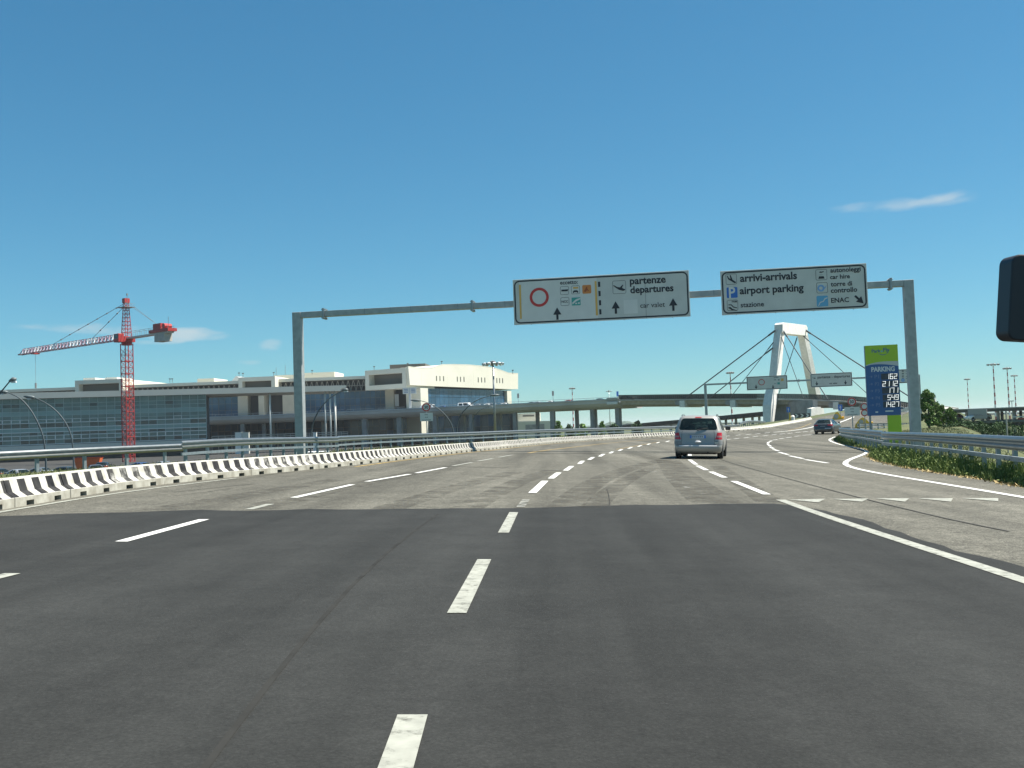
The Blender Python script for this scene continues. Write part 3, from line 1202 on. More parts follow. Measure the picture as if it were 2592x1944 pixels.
def gantry(label, L, R, zb, w, bands, group=None):
    """portal from post base L to post base R, beam centre at height zb"""
    L, R = Vector(L), Vector(R)
    d = R - L
    d.z = 0
    n = d.length
    ang = math.atan2(d.y, d.x)
    t = thing('sign_gantry', label, 'gantry', (L.x, L.y, L.z), ang, group)
    h = zb - L.z
    for x, zz in ((0, 0), (n, R.z - L.z)):
        mb = MB().box((x - w / 2, -w / 2, zz - .6), (x + w / 2, w / 2, h + w * .33))
        build('post', mb, M_POST, t, bevel=.02)
        mb = MB().box((x - w, -w, zz - .55), (x + w, w, zz - .0))
        build('footing', mb, M_CONC, t)
    mb = MB().box((w / 2 + .002, -w * .42, h - w * .33), (n - w / 2 - .002, w * .42, h + w * .33))
    build('beam', mb, M_POST, t, bevel=.012)
    for f in (.12, .165, .20, .235, .28, .36, .52, .60, .70, .80):
        x = f * n
        build('weld_band', MB().box((x - .02, -w * .42 - .003, h - w * .33 - .003), (x + .02, w * .42 + .003, h + w * .33 + .003)), M_GALVD, t)
    for f in bands:
        x = f * n
        mb = MB().box((x - .05, -w * .62, h - w * .62), (x + .05, w * .62, h + w * .62))
        fl = build('flange', mb, M_GALV, t, bevel=.01)
        mb = MB()
        for yy in (-.5, -.17, .17, .5):
            for zz in (-.5, .5):
                mb.tube([(x - .09, yy * w, h + zz * w), (x + .09, yy * w, h + zz * w)], .028, 6)
        build('flange_bolts', mb, M_GALVD, fl)
    return t, ang, h


gl = P(761, 1100, 51.8)
gr = P(2318, 1100, 47.5)
gl.z, gr.z = .0, -.75
ZB = 7.33
g1, a1, h1 = gantry('large grey box-beam gantry carrying the two big boards over the road', gl, gr, ZB, .44, (.048, .305, .973))
EX = Vector((math.cos(a1), math.sin(a1), 0))


def on_gantry(L, ex, u, v, off):
    """point where the sight line u,v meets the vertical plane through L along ex, moved off towards the camera"""
    n = Vector((-ex.y, ex.x, 0))
    d = ray(u, v)
    tt = ((L - CAM).dot(n) - off) / d.dot(n)
    return CAM + d * tt


def board_on(name, label, cat, L, ex, off0, ou, ov, sc, corners, group=None, **kw):
    ps = [on_gantry(L, ex, ou + q[0] / sc, ov + q[1] / sc, off0) for q in corners]
    c = sum(ps, Vector()) / 4
    w = ((ps[1] - ps[0]).length + (ps[2] - ps[3]).length) / 2
    h = ((ps[0] - ps[3]).length + (ps[1] - ps[2]).length) / 2
    return Board(name, label, cat, c, ex, w, h, corners, group=group, **kw)


b = board_on('overhead_sign', 'long overhead board with red ring, eccetto pictograms and partenze departures', 'road sign', gl, EX, .36, 1280, 660, 4.424, [(78, 212), (2050, 107), (2070, 625), (95, 718)])
b.poly('white_patch', [(150, 228), (1030, 183), (1048, 640), (163, 688)], M_SIGNW, -.0025)
b.poly('amber_bar', [(150, 268), (172, 267), (183, 648), (163, 650)], M_AMBER)
b.poly('amber_bar', [(1008, 228), (1030, 227), (1046, 610), (1022, 613)], M_AMBER)
for x, y in ((1045, 235), (1050, 338), (1055, 442), (1058, 543)):
    b.poly('lane_mark', [(x, y), (x + 25, y - 1), (x + 27, y + 57), (x + 3, y + 59)], M_INK)
b.ring(382, 407, 109, 79, M_RED)
b.txt('eccetto:', 718, 243, 200)
b.frame(620, 285, 718, 380, M_INK)
b.shape('bus_pictogram', 672, 332, 80, [(-.48, -.12), (.44, -.12), (.44, .02), (.5, .06), (.5, .14), (-.48, .14)], M_INK)
b.frame(745, 277, 843, 372, M_INK)
b.shape('taxi_pictogram', 794, 345, 60, [(-.5, -.25), (-.3, -.25), (-.3, -.1), (.3, -.1), (.3, -.25), (.5, -.25), (.5, .05), (.3, .25), (-.3, .25), (-.5, .05)], M_INK)
b.rect('taxi_pictogram', 765, 292, 825, 312, M_AMBER, -.009)
b.rect('orange_pictogram', 870, 270, 970, 368, M_ORANGE, -.008, .06)
b.shape('pictogram_figure', 915, 318, 60, [(-.1, -.5), (.1, -.2), (.5, -.4), (.2, .1), (.2, .5), (0, .4), (-.3, -.1), (-.5, -.4)], mat('rust_red', (.36, .08, .02), .5))
b.frame(625, 408, 722, 503, M_INK)
b.txt('NCC', 673, 456, 74)
b.rect('teal_pictogram', 750, 410, 850, 500, M_TEAL, -.008, .02)
b.rect('pictogram_cap', 752, 400, 845, 410, M_PALE, -.009, 0)
b.poly('pictogram_stripe', [(755, 470), (800, 430), (848, 415), (848, 430), (800, 455), (760, 490)], M_SIGNW, -.012)
b.rect('pictogram_car', 790, 470, 812, 485, M_SIGNW, -.012, 0)
b.rect('pictogram_car', 822, 465, 842, 482, M_SIGNW, -.012, 0)
for x, y in ((587, 591), (1244, 524), (1880, 493)):
    b.shape('arrow', x, y, 140, ARROW, M_INK)
b.frame(1210, 222, 1358, 370, M_INK)
b.shape('takeoff_pictogram', 1284, 302, 138, PLANE_UP, M_INK)
b.txt('partenze', 1600, 235, 397, bold=.027)
b.txt('departures', 1645, 328, 478, bold=.027)
b.txt('car valet', 1652, 496, 272, bold=.004)
b.rect('blank_patch', 1333, 437, 1488, 592, M_SIGNW, -.006, 0)
mb = MB()
a0, a1_ = b.l(1565, 130), b.l(1580, 645)
mb.box((a0[0] - .012, -.0035, a1_[1]), (a0[0] + .012, -.001, a0[1] - .25))
build('panel_joint', mb, M_CONCD, b.t)

b = board_on('overhead_sign', 'overhead board reading arrivi-arrivals and airport parking with blue P', 'road sign', gl, EX, .36, 1780, 650, 4.022, [(170, 143), (1658, 68), (1685, 520), (193, 597)])
b.frame(230, 170, 343, 282, M_INK)
b.shape('landing_pictogram', 287, 228, 108, PLANE_DN, M_INK)
b.txt('arrivi-arrivals', 668, 203, 585, bold=.027)
b.rect('parking_square', 240, 307, 352, 420, M_BLUE, -.008, .05)
b.txt('P', 296, 363, 66, M_SIGNW, bold=.02, ysc=1.15)
b.txt('airport parking', 702, 340, 655, bold=.027)
b.frame(245, 438, 358, 550, M_INK)
b.txt('FNM', 320, 457, 52)
b.shape('train_pictogram', 302, 512, 100, [(-.42, .3), (-.1, .28), (.1, .05), (.46, -.08), (.46, -.16), (.05, -.05), (-.14, .18), (-.42, .2)], M_INK)
b.shape('train_pictogram', 302, 520, 100, [(-.42, .1), (-.2, .08), (0, -.12), (.45, -.28), (.45, -.34), (-.1, -.26), (-.3, -.08), (-.42, -.06)], M_INK)
b.txt('stazione', 505, 487, 240, bold=.016)
b.frame(1150, 127, 1265, 240, M_INK)
b.shape('car_hire_pictogram', 1208, 205, 62, [(-.5, -.32), (.5, -.32), (.42, -.05), (.28, .35), (-.28, .35), (-.42, -.05)], M_INK)
b.rect('car_hire_pictogram', 1187, 186, 1229, 200, M_SIGN, -.013, 0)
b.shape('car_hire_pictogram', 1208, 158, 46, [(-.5, -.1), (-.3, .2), (0, .1), (.5, .2), (.5, 0), (0, -.15)], M_INK)
b.txt('autonoleggi', 1450, 140, 305)
b.txt('car hire', 1395, 203, 200)
b.frame(1160, 260, 1273, 372, M_INK)
b.ring(1205, 320, 36, 18, M_PBLUE)
b.shape('tower_pictogram', 1238, 316, 50, [(-.4, -.5), (.5, .5), (.35, .1), (-.1, -.4)], M_PBLUE)
b.txt('torre di', 1410, 275, 215)
b.txt('controllo', 1437, 338, 265)
b.rect('blue_pictogram', 1163, 395, 1278, 507, M_LBLUE, -.008, .05)
b.poly('pictogram_line', [(1178, 498), (1196, 460), (1228, 450), (1240, 425), (1270, 412), (1272, 420), (1246, 434), (1234, 457), (1202, 468), (1184, 500)], M_SIGNW, -.012)
b.txt('ENAC', 1398, 440, 180)
b.shape('arrow', 1592, 436, 118, ARROW, M_INK, math.radians(-135))

# second gantry, far down the road
g2l = P(1789, 1065, 165)
g2r = P(2330, 1050, 158)
g2l.z, g2r.z = -.3, -.4
g2, a2, h2 = gantry('smaller distant sign gantry in front of the bridge pylon', g2l, g2r, 7.25, .42, (.12, .45))
EX2 = Vector((math.cos(a2), math.sin(a2), 0))
b = board_on('overhead_sign', 'small distant board with red ring and two down arrows', 'road sign', g2l, EX2, .34, 1870, 920, 7.373, [(140, 248), (905, 215), (912, 470), (155, 505)], rim=.09)
b.ring(427, 350, 60, 47, M_RED)
b.shape('arrow', 325, 440, 84, ARROW, M_INK, math.pi)
b.shape('arrow', 640, 438, 74, ARROW, M_INK, math.pi)
b.rect('orange_pictogram', 787, 278, 838, 328, M_AMBER, -.008, 0)
b.rect('teal_pictogram', 722, 350, 768, 392, M_TEAL, -.008, 0)
b.txt('eccetto:', 700, 262, 90)
b.rect('bus_pictogram', 660, 300, 700, 312, M_INK, -.009, 0)
b.rect('taxi_pictogram', 732, 292, 765, 318, M_CAPS, -.009, 0)
b.txt('NCC', 682, 374, 40)
b = board_on('overhead_sign', 'small distant board reading partenze - departures with two down arrows', 'road sign', g2l, EX2, .34, 1870, 920, 7.373, [(1333, 200), (2112, 152), (2122, 415), (1345, 452)], rim=.09)
b.shape('takeoff_pictogram', 1405, 275, 66, PLANE_UP, M_INK)
b.txt('partenze - departures', 1775, 252, 610, bold=.02)
b.shape('arrow', 1457, 380, 84, ARROW, M_INK, math.pi)
b.shape('arrow', 1992, 355, 84, ARROW, M_INK, math.pi)
b.txt('car valet', 1765, 368, 150)
b = board_on('overhead_sign', 'distant grey board half hidden behind the parking totem and gantry post', 'road sign', g2l, EX2, .34, 1940, 800, 3.95, [(1120, 545), (1505, 523), (1510, 662), (1125, 684)], rim=.09)
b.ring(1365, 640, 19, 2, M_PBLUE)
for yy in (550, 575, 600, 622):
    b.rect('word_line', 1395, yy - 4, 1440, yy + 4, M_CAPS, -.009, 0)
    b.rect('pictogram', 1355, yy - 8, 1375, yy + 8, M_CAPS, -.009, 0)

# ------------------------------------------------------------------ parking totem
D = 60
tl, tr, br, bl = P(2189.6, 875.3, D), P(2271.5, 871.3, D), P(2277.3, 1050.8, D), P(2199.8, 1051.9, D)
cw = ((tr - tl).length + (br - bl).length) / 2
ch = ((tl - bl).length + (tr - br).length) / 2
cc = (tl + tr + br + bl) / 4
ax = math.atan2(tr.y - tl.y, tr.x - tl.x)
ax = math.radians(-7)
ex = Vector((math.cos(ax), math.sin(ax), 0))
zgr = gz(cc.x, cc.y)
mm = Matrix.Translation((cc.x, cc.y, zgr)) @ Matrix.Rotation(ax, 4, 'Z')
t = thing('parking_totem', 'tall green and blue parking totem with five lit counters', 'sign', mw=mm)
z0, z1 = cc.z - ch / 2 - zgr, cc.z + ch / 2 - zgr
w = cw
mb = MB().box((-w / 2, 0, z0), (w / 2, .30, z1))
build('cabinet', mb, mat('totem_side', (.05, .10, .22), .5), t, bevel=.015)
mb = MB().box((w / 2 - .74, .03, -.4), (w / 2, .27, z0 - .002))
build('foot', mb, M_GREEN, t, bevel=.01)
mb = MB().box((-w / 2 + .08, .10, -.4), (-w / 2 + .18, .2, z0 - .002))
build('support_post', mb, M_GALVD, t)


def tq(x, y):
    """crop pixels (origin 2170,860, 6.385 px per photo px) to totem metres"""
    l, r = 125 + (190 - 125) * (y - 98) / 1127, 648 + (685 - 648) * (y - 72) / 1146
    s = (x - l) / (r - l)
    yy = y + 26 * s * max(0, 1 - (y - 98) / 1127)
    return ((s - .5) * w, z1 - (yy - 98) / 1127 * (z1 - z0))


arc = [(-w / 2 + w * i / 16) for i in range(17)]


def swo(x, a, b_, lift):
    q = (x + w / 2) / w
    return a + (b_ - a) * q + lift * math.sin(math.pi * min(1, q ** .8))


zg = lambda x: swo(x, tq(150, 415)[1], tq(655, 345)[1], .10)
zb_ = lambda x: swo(x, tq(155, 425)[1], tq(660, 425)[1], .11)
mb = MB()
flat(mb, [(x, zg(x)) for x in arc] + [(w / 2, z1), (-w / 2, z1)], -.004)
build('green_panel', mb, M_GREEN, t)
mb = MB()
flat(mb, [(x, zb_(x)) for x in arc] + [(x, zg(x) - .001) for x in reversed(arc)], -.004)
build('grey_swoosh', mb, M_TGREY, t)
mb = MB()
flat(mb, [(-w / 2, z0), (w / 2, z0)] + [(x, zb_(x) - .001) for x in reversed(arc)], -.004)
build('blue_panel', mb, M_TBLUE, t)
q = tq(370, 178)
text(t, 'Park', q[0] - .22, q[1], .50, M_TBLUE, -.008, .02)
text(t, 'Fly', q[0] + .36, q[1] + .01, .36, M_TBLUE, -.008, .02)
mb = MB()
flat(mb, circ(q[0] + .09, q[1] - .03, .05, 12), -.008)
build('logo_dot', mb, M_LBLUE, t)
mb = MB()
top, bot = [], []
for i in range(13):
    a = i / 12
    top.append((q[0] - .15 + .62 * a, q[1] - .13 - .10 * math.sin(math.pi * a)))
    bot.append((q[0] - .15 + .62 * a, q[1] - .13 - .14 * math.sin(math.pi * a)))
flat(mb, top + bot[::-1], -.008)
build('logo_smile', mb, M_TBLUE, t)
q = tq(415, 475)
text(t, 'PARKING', q[0], q[1], 375 / 523 * w, M_PALE, -.008, .045, height=.30)
SEG = {'0': 'abcdef', '1': 'bc', '2': 'abged', '3': 'abgcd', '4': 'fgbc', '5': 'afgcd', '6': 'afgedc', '7': 'abc', '8': 'abcdefg', '9': 'abcdfg'}


def digits(s, xr, zc, h):
    dw, st, sl = h * .56, h * .10, .10
    mb = MB()
    x = xr - len(s) * (dw + h * .16)
    for ch_ in s:
        g = {'a': ((0, h - st), (dw, h)), 'g': ((0, h / 2 - st / 2), (dw, h / 2 + st / 2)), 'd': ((0, 0), (dw, st)), 'f': ((0, h / 2), (st, h)), 'b': ((dw - st, h / 2), (dw, h)),
             'e': ((0, 0), (st, h / 2)), 'c': ((dw - st, 0), (dw, h / 2))}
        for k_ in SEG[ch_]:
            (x0, zz0), (x1, zz1) = g[k_]
            e_ = .012
            flat(mb, [(x + px + pz * sl, zc - h / 2 + pz) for px, pz in ((x0 + e_ * 0, zz0), (x1, zz0), (x1, zz1), (x0, zz1))], -.012)
        x += dw + h * .16
    return mb


for i, (s, yy, xr_) in enumerate((('162', 592, 634), ('2112', 710, 640), ('171', 820, 648), ('549', 935, 652), ('1427', 1048, 657))):
    q = tq(xr_, yy)
    a = tq(385 + i * 8, yy)
    hh = .31
    mb = MB()
    flat(mb, [(a[0], q[1] - hh * .58), (q[0] + .06, q[1] - hh * .58), (q[0] + .06, q[1] + hh * .58), (a[0], q[1] + hh * .58)], -.007)
    d_ = build('display', mb, mat('display_dark', (.035, .045, .065), .4), t)
    build('lit_digits', digits(s, q[0] + .03, q[1], hh), M_DIGIT, d_, fix=False)
    q = tq(318 + i * 6, yy + 4)
    text(t, 'P%d' % (i + 1), q[0], q[1], .24, M_FADED, -.008, .0)
    q = tq(225 + i * 6, yy + 6)
    mb = MB()
    flat(mb, [(q[0] - .1, q[1] - .012), (q[0] + .04, q[1] - .012), (q[0] + .0, q[1] - .06), (q[0] + .03, q[1] - .07), (q[0] + .1, q[1]), (q[0] + .03, q[1] + .07), (q[0], q[1] + .06), (q[0] + .04, q[1] + .012), (q[0] - .1, q[1] + .012)], -.008)
    build('arrow', mb, M_FADED, t)
for x0, x1, yy in ((300, 340, 1168), (450, 570, 1158)):
    a, b_ = tq(x0, yy), tq(x1, yy)
    mb = MB()
    flat(mb, [(a[0], a[1] - .04), (b_[0], a[1] - .04), (b_[0], a[1] + .04), (a[0], a[1] + .04)], -.008)
    build('pale_mark', mb, M_PALE, t)


# ------------------------------------------------------------------ roadside signs
def road_sign(label, u, v, D, r, panel=None, txt='30', words=(), yaw=0.0, second=None, post_h=None):
    c = P(u, v, D)
    zg_ = gz(c.x, c.y)
    ang = math.atan2(-c.x, c.y) + yaw
    t = thing('road_sign', label, 'road sign', (c.x, c.y, zg_), ang)
    h = c.z - zg_
    mb = MB().tube([(0, .05, -.4), (0, .05, h + r * .7)], .035, 8)
    build('pole', mb, M_GALVD, t)

    def disc(hh, rr, s):
        mb = MB().prism(circ(0, hh, rr, 28), 0, .012)
        d = build('disc', mb, M_SIGNW, t)
        mb = MB()
        ring_poly(mb, circ(0, hh, rr * .98, 28), circ(0, hh, rr * .70, 28), -.004)
        build('red_ring', mb, M_RED, d)
        if not s:
            return
        vs, fs = text_mesh(s, .02)
        x0, x1 = min(q.x for q in vs), max(q.x for q in vs)
        y0, y1 = min(q.y for q in vs), max(q.y for q in vs)
        k = rr * .95 / (x1 - x0)
        m2 = MB()
        m2.add([((q.x - (x0 + x1) / 2) * k, -.005, hh + (q.y - (y0 + y1) / 2) * k) for q in vs], fs)
        build('lettering', m2, M_INK, d, fix=False)
    disc(h, r, txt)
    if second:
        disc(h - second, r, '')
    if panel:
        pw, ph, dz = panel
        mb = MB().box((-pw / 2, 0, h + dz - ph / 2), (pw / 2, .015, h + dz + ph / 2))
        pb = build('panel', mb, M_SIGNW, t)
        for i, wd in enumerate(words):
            zz = h + dz + ph / 2 - ph * (i + .6) / len(words)
            vs, fs = text_mesh(wd, .01)
            x0, x1 = min(q.x for q in vs), max(q.x for q in vs)
            y0, y1 = min(q.y for q in vs), max(q.y for q in vs)
            k = min(pw * .9 / (x1 - x0), ph / len(words) * .62)
            m2 = MB()
            m2.add([((q.x - (x0 + x1) / 2) * k, -.004, zz + (q.y - (y0 + y1) / 2) * k) for q in vs], fs)
            build('lettering', m2, M_INK, pb, fix=False)
    return t


road_sign('speed 30 sign with white text panel behind the left guardrail', 1078.8, 1030.8, 74, .31, (.93, .60, -.71), '30', ('inizio', 'area', 'aeroportuale'))
road_sign('speed 30 sign with grey panel behind the right guardrail', 2156, 1017, 70, .29, (1.0, .60, -.66), '30', ('inizio', 'area', 'aeroportuale'), yaw=.1)
road_sign('post with two stacked round red-ringed signs left of the totem', 2187.6, 1029, 88, .30, None, '', (), second=.55)


def blue_sign(label, u, v, D, w, h, m):
    c = P(u, v, D)
    zg_ = gz(c.x, c.y) if c.y < 250 else -2.8
    t = thing('direction_sign', label, 'road sign', (c.x, c.y, zg_), math.atan2(-c.x, c.y))
    hh = c.z - zg_
    build('pole', MB().tube([(0, .05, -.3), (0, .05, hh)], .04, 6), M_GALVD, t)
    build('plate', MB().box((-w / 2, 0, hh - h / 2), (w / 2, .02, hh + h / 2)), m, t)
    mb = MB()
    flat(mb, [(-w * .06, hh - h * .35), (w * .06, hh - h * .35), (w * .06, hh), (w * .22, hh), (0, hh + h * .35), (-w * .22, hh), (-w * .06, hh)], -.006)
    build('arrow', mb, M_SIGNW, t)
    return t


blue_sign('small blue arrow plate above the far crash cushion', 2127, 1032, 152, .62, .95, M_BLUE)
blue_sign('small blue plate on a post against the grey pylon wall', 1995.5, 1037, 152, .5, .8, M_BLUE)

# chevron board
c = P(2030, 1052, 168)
t = thing('chevron_board', 'dark board of white chevrons by the pier under the bridge', 'road sign', (c.x, c.y, zr(c.x, c.y) + .2), math.atan2(-c.x, c.y))
hh = c.z - t.location.z
build('board', MB().box((-1.3, 0, hh - .36), (1.3, .04, hh + .36)), mat('chevron_dark', (.05, .055, .06), .5), t)
for x in (-.85, .0, .85):
    mb = MB()
    flat(mb, [(x - .3, hh + .3), (x, hh + .3), (x + .3, hh), (x, hh - .3), (x - .3, hh - .3), (x, hh)], -.006)
    build('chevron', mb, M_SIGNW, t)
for x in (-1.1, 1.1):
    build('leg', MB().tube([(x, .06, -.4), (x, .06, hh)], .04, 6), M_GALVD, t)


def cushion(label, u0, u1, vb, D, hgt):
    a, b = P(u0, vb, D), P(u1, vb, D)
    w = (b - a).length
    c = (a + b) / 2
    t = thing('crash_cushion', label, 'crash cushion', tuple(c), math.atan2(-c.x, c.y), 'yellow crash cushions at the road forks')
    n = 12
    mb = MB()
    prof = [(w / 2 * math.cos(math.pi * i / n), hgt * (1 - abs(math.cos(math.pi * i / n)) ** 1.55)) for i in range(n + 1)]
    secs = [(0, 1), (.5, 1.0), (1.6, .98), (2.2, .8)]
    for yy, k in secs:
        mb.v += [Vector((p[0] * k, yy, p[1] * k - .25 * (1 if p[1] < .01 else 0))) for p in prof]
    for j in range(len(secs) - 1):
        for i in range(n):
            q = j * (n + 1) + i
            mb.f.append((q, q + 1, q + n + 2, q + n + 1))
    mb.f.append(tuple(range(n, -1, -1)))
    build('shell', mb, M_YCUSH, t)
    mb = MB()
    flat(mb, circ(-w * .10, hgt * .42, hgt * .30, 20), -.006)
    build('reflector_disc', mb, M_CUSHG, t)
    build('side_lamp', MB().box((w * .42, .3, .1), (w * .62, 1.2, hgt * .4)), M_YCUSH, t, bevel=.05)
    return t


cushion('yellow domed crash cushion farther off at the bridge fork', 2106, 2133, 1062.5, 152, 1.2)
cushion('yellow domed crash cushion nearer, left of the parking totem', 2165, 2204, 1076, 112, .85)
c = P(2001, 1064, 152)
t = thing('delineator_post', 'small yellow and white delineator in front of the pylon wall', 'delineator', tuple(c), 0)
build('yellow_fin', MB().prism([(-.35, -.3), (.05, -.3), (.0, 1.1), (-.12, 1.2)], -.06, .06), M_YCUSH, t)
build('white_drum', MB().tube([(.35, .2, -.3), (.35, .2, .55), (.35, .2, .75)], [.36, .34, .2], 12), M_SIGNW, t)

# ------------------------------------------------------------------ departures viaduct and cable-stayed bridge
ZV = 8.4


def vpt(u, v, z=None, D=None):
    """point on the sight line u,v at height z"""
    d = ray(u, v)
    if D is None:
        D = (z - CAM.z) / d.z
    return CAM + d * D


def curve_pts(p, n=8):
    q = [Vector(p[0])]
    for a, b in zip(p, p[1:]):
        m = max(1, int((Vector(b) - Vector(a)).length / n))
        q += [Vector(a).lerp(Vector(b), i / m) for i in range(1, m + 1)]
    for _ in range(4):
        q = [q[0]] + [(q[i - 1] + q[i] * 2 + q[i + 1]) / 4 for i in range(1, len(q) - 1)] + [q[-1]]
    return q


vi = [P(330, 1061, 324), P(525, 1054.6, 319), P(667, 1050, 317), P(900, 1040, 313), P(1098, 1030, 303), P(1272, 1022.8, 292), P(1390, 1017.8, 285), P(1480, 1012.3, 280), P(1567, 1008.4, 275)]
vi = curve_pts(vi)
t = thing('viaduct', 'long grey concrete departures viaduct running along the terminal', 'viaduct', (vi[0].x, vi[0].y, -2.8))
WD = 19
mb = MB().sweep(vi, [(.35, 0), (.35, -.35), (.15, -.5), (0, -1.2), (-.9, -2.0), (-2.2, -2.55), (-WD + 2.2, -2.55), (-WD, -1.2), (-WD - .35, -.35), (-WD - .35, 0), (-WD, 0), (-WD, -1.05), (0, -1.05), (0, 0)])
build('deck', mb, mat('viaduct_concrete', (.47, .48, .475), .8, noise=(.12, .16)), t, world=True)
mb = MB()
n = 0
for a, b in zip(vi, vi[1:]):
    d = (b - a)
    dd = Vector((d.x, d.y, 0)).normalized()
    nn = Vector((dd.y, -dd.x, 0))
    k_ = max(1, int(d.length / 2.2))
    for i in range(k_):
        p = a.lerp(b, i / k_) - nn * (WD - .1)
        mb.beam(p, p + Vector((0, 0, 1.0)), .08)
    mb.beam(a - nn * (WD - .1) + Vector((0, 0, 1.0)), b - nn * (WD - .1) + Vector((0, 0, 1.0)), .1)
build('railing', mb, M_GALVD, t, world=True)


def near_path(u, path):
    best = None
    for p in path:
        d = p - CAM
        uu = CX + F * d.dot(RT) / d.dot(FW)
        if best is None or abs(uu - u) < best[0]:
            best = (abs(uu - u), p)
    return best[1]


def path_at_u(u, path):
    for a, b in zip(path, path[1:]):
        ua = CX + F * (a - CAM).dot(RT) / (a - CAM).dot(FW)
        ub = CX + F * (b - CAM).dot(RT) / (b - CAM).dot(FW)
        if ua <= u <= ub:
            f = (u - ua) / (ub - ua)
            return a.lerp(b, f), (b - a).normalized()
    return path[-1], (path[-1] - path[-2]).normalized()


def column(u, wpx, back, parent, path, top=-2.5, m=None, name='column'):
    p, d = path_at_u(u, path)
    dd = Vector((d.x, d.y, 0)).normalized()
    nn = Vector((dd.y, -dd.x, 0))
    D = (p - CAM).dot(FW)
    w = wpx * D / F
    # slide back along the sight line so the column keeps its picture position
    r = (p - CAM)
    r.z = 0
    r.normalize()
    c = p + r * back
    w *= (D + back) / D
    mb = MB().box((-w / 2, -w * .4, -2.9), (w / 2, w * .4, p.z + top), Matrix.Translation((c.x, c.y, 0)) @ Matrix.Rotation(math.atan2(dd.y, dd.x), 4, 'Z'))
    return build(name, mb, m or M_CONCD, parent, world=True)


for u, wpx, back in ((923, 13, 3), (1011, 13, 3), (1101, 12, 3), (1170, 12, 12), (1192, 10, 3), (1262, 13, 12), (1303, 10, 3), (1359.5, 8, 12), (1398, 11.5, 3), (1459, 8.5, 12), (1498, 9, 3),
                     (1506, 8, 12), (1562, 11, 3), (1599, 8.5, 4), (614, 10, 3), (668, 9, 6), (690, 9, 12), (820, 12, 10)):
    column(u, wpx, back, t, vi)
# white banner box at the joint of viaduct and bridge
p, d = path_at_u(1552, vi)
dd = Vector((d.x, d.y, 0)).normalized()
mm = Matrix.Translation(p) @ Matrix.Rotation(math.atan2(dd.y, dd.x), 4, 'Z')
build('joint_cover', MB().box((-1.6, -.75, -1.55), (1.5, -.36, -.85), mm), M_SIGNW, t, world=True)
build('joint_cover', MB().box((-1.6, -.75, -.35), (1.8, -.36, .25), mm), M_CONC, t, world=True)
VIA = t

# bridge
br_ = [P(1567, 1012, 275), P(1640, 1011.2, 271), P(1700, 1010.5, 268), P(1800, 1009.5, 262), P(1880, 1009, 257.5), P(1960, 1008, 254), P(2040, 1010, 249.5), P(2110, 1012, 245), P(2170, 1015, 241), P(2240, 1021, 236), P(2300, 1031, 230), P(2318, 1036, 227)]
br_ = curve_pts(br_, 6)
WB = 13
t = thing('bridge', 'cable-stayed approach bridge with white A-shaped pylon over the road', 'bridge', (60, 264, -2.8))
mb = MB().sweep(br_, [(.4, .05), (.4, -.30), (0, -.36), (-WD * 0 - WB, -.36), (-WB - .4, -.30), (-WB - .4, .05), (-WB, .05), (-WB, -.1), (0, -.1), (0, .05)])
build('deck', mb, M_CONC, t, world=True)
mb = MB().sweep(br_[:-4], [(-.8, -.36), (-1.0, -1.3), (-2.6, -1.9), (-WB + 2.6, -1.9), (-WB + 1.0, -1.3), (-WB + .8, -.36)])
build('girder', mb, M_CONC, t, world=True)
mb = MB()
mr_ = MB()
for off in (.25, -WB - .25):
    pr = None
    for i, (a, b) in enumerate(zip(br_, br_[1:])):
        if off < 0 and i > len(br_) - 9:
            break
        d = b - a
        dd = Vector((d.x, d.y, 0)).normalized()
        nn = Vector((dd.y, -dd.x, 0))
        k_ = max(1, int(d.length / .55))
        for j in range(k_):
            p = a.lerp(b, j / k_) + nn * off
            mb.beam(p + Vector((0, 0, .05)), p + Vector((0, 0, 1.25)), .10)
        for zz, tk in ((1.22, .17), (.98, .13), (.72, .14), (.48, .13), (.22, .18)):
            mb.beam(a + nn * off + Vector((0, 0, zz)), b + nn * off + Vector((0, 0, zz)), .06, tk)
build('railing', mb, M_MESH, t, world=True)
mb = MB()
for off in (.16, -WB - .16):
    pth_ = br_ if off > 0 else br_[:-8]
    mb.sweep(pth_, [(off - .012, .08), (off + .012, .08), (off + .012, 1.22), (off - .012, 1.22)])
build('mesh_panel', mb, mat('dark_mesh', (.035, .045, .04), .8, trans=(.42, (1, 1, 1))), t, world=True)
# cross-girder anchor blocks under the deck
for u in (1728, 1856, 2050, 2118):
    p, d = path_at_u(u, br_)
    dd = Vector((d.x, d.y, 0)).normalized()
    mm = Matrix.Translation(p) @ Matrix.Rotation(math.atan2(dd.y, dd.x), 4, 'Z')
    build('anchor_block', MB().box((-.7, -.6, -2.1), (.7, WB + .6, -.365), mm), M_WCONC, t, world=True)
    build('anchor_bracket', MB().box((-1.9, -.5, -1.5), (-.705, .2, -.37), mm), M_CONCD, t, world=True)


# pylon legs: square prisms turned 45 degrees, straddling the deck
def leg(points, m, name='pylon_leg'):
    mb = MB()
    dx, dn = Vector((.70, .714, 0)), Vector((.714, -.70, 0))
    for c, a, n_ in points:
        for s1, s2 in ((-1, -1), (1, -1), (1, 1), (-1, 1)):
            mb.v.append(Vector(c) + dx * (s1 * a / 2) + dn * (s2 * n_ / 2))
    for j in range(len(points) - 1):
        for k2 in range(4):
            q = j * 4 + k2
            q2 = j * 4 + (k2 + 1) % 4
            mb.f.append((q, q2, q2 + 4, q + 4))
    mb.f.append((3, 2, 1, 0))
    nn_ = (len(points) - 1) * 4
    mb.f.append((nn_, nn_ + 1, nn_ + 2, nn_ + 3))
    return build(name, mb, m, t, world=True)


def cpt(u, v, D):
    p = P(u, v, D)
    return (p.x, p.y, p.z)


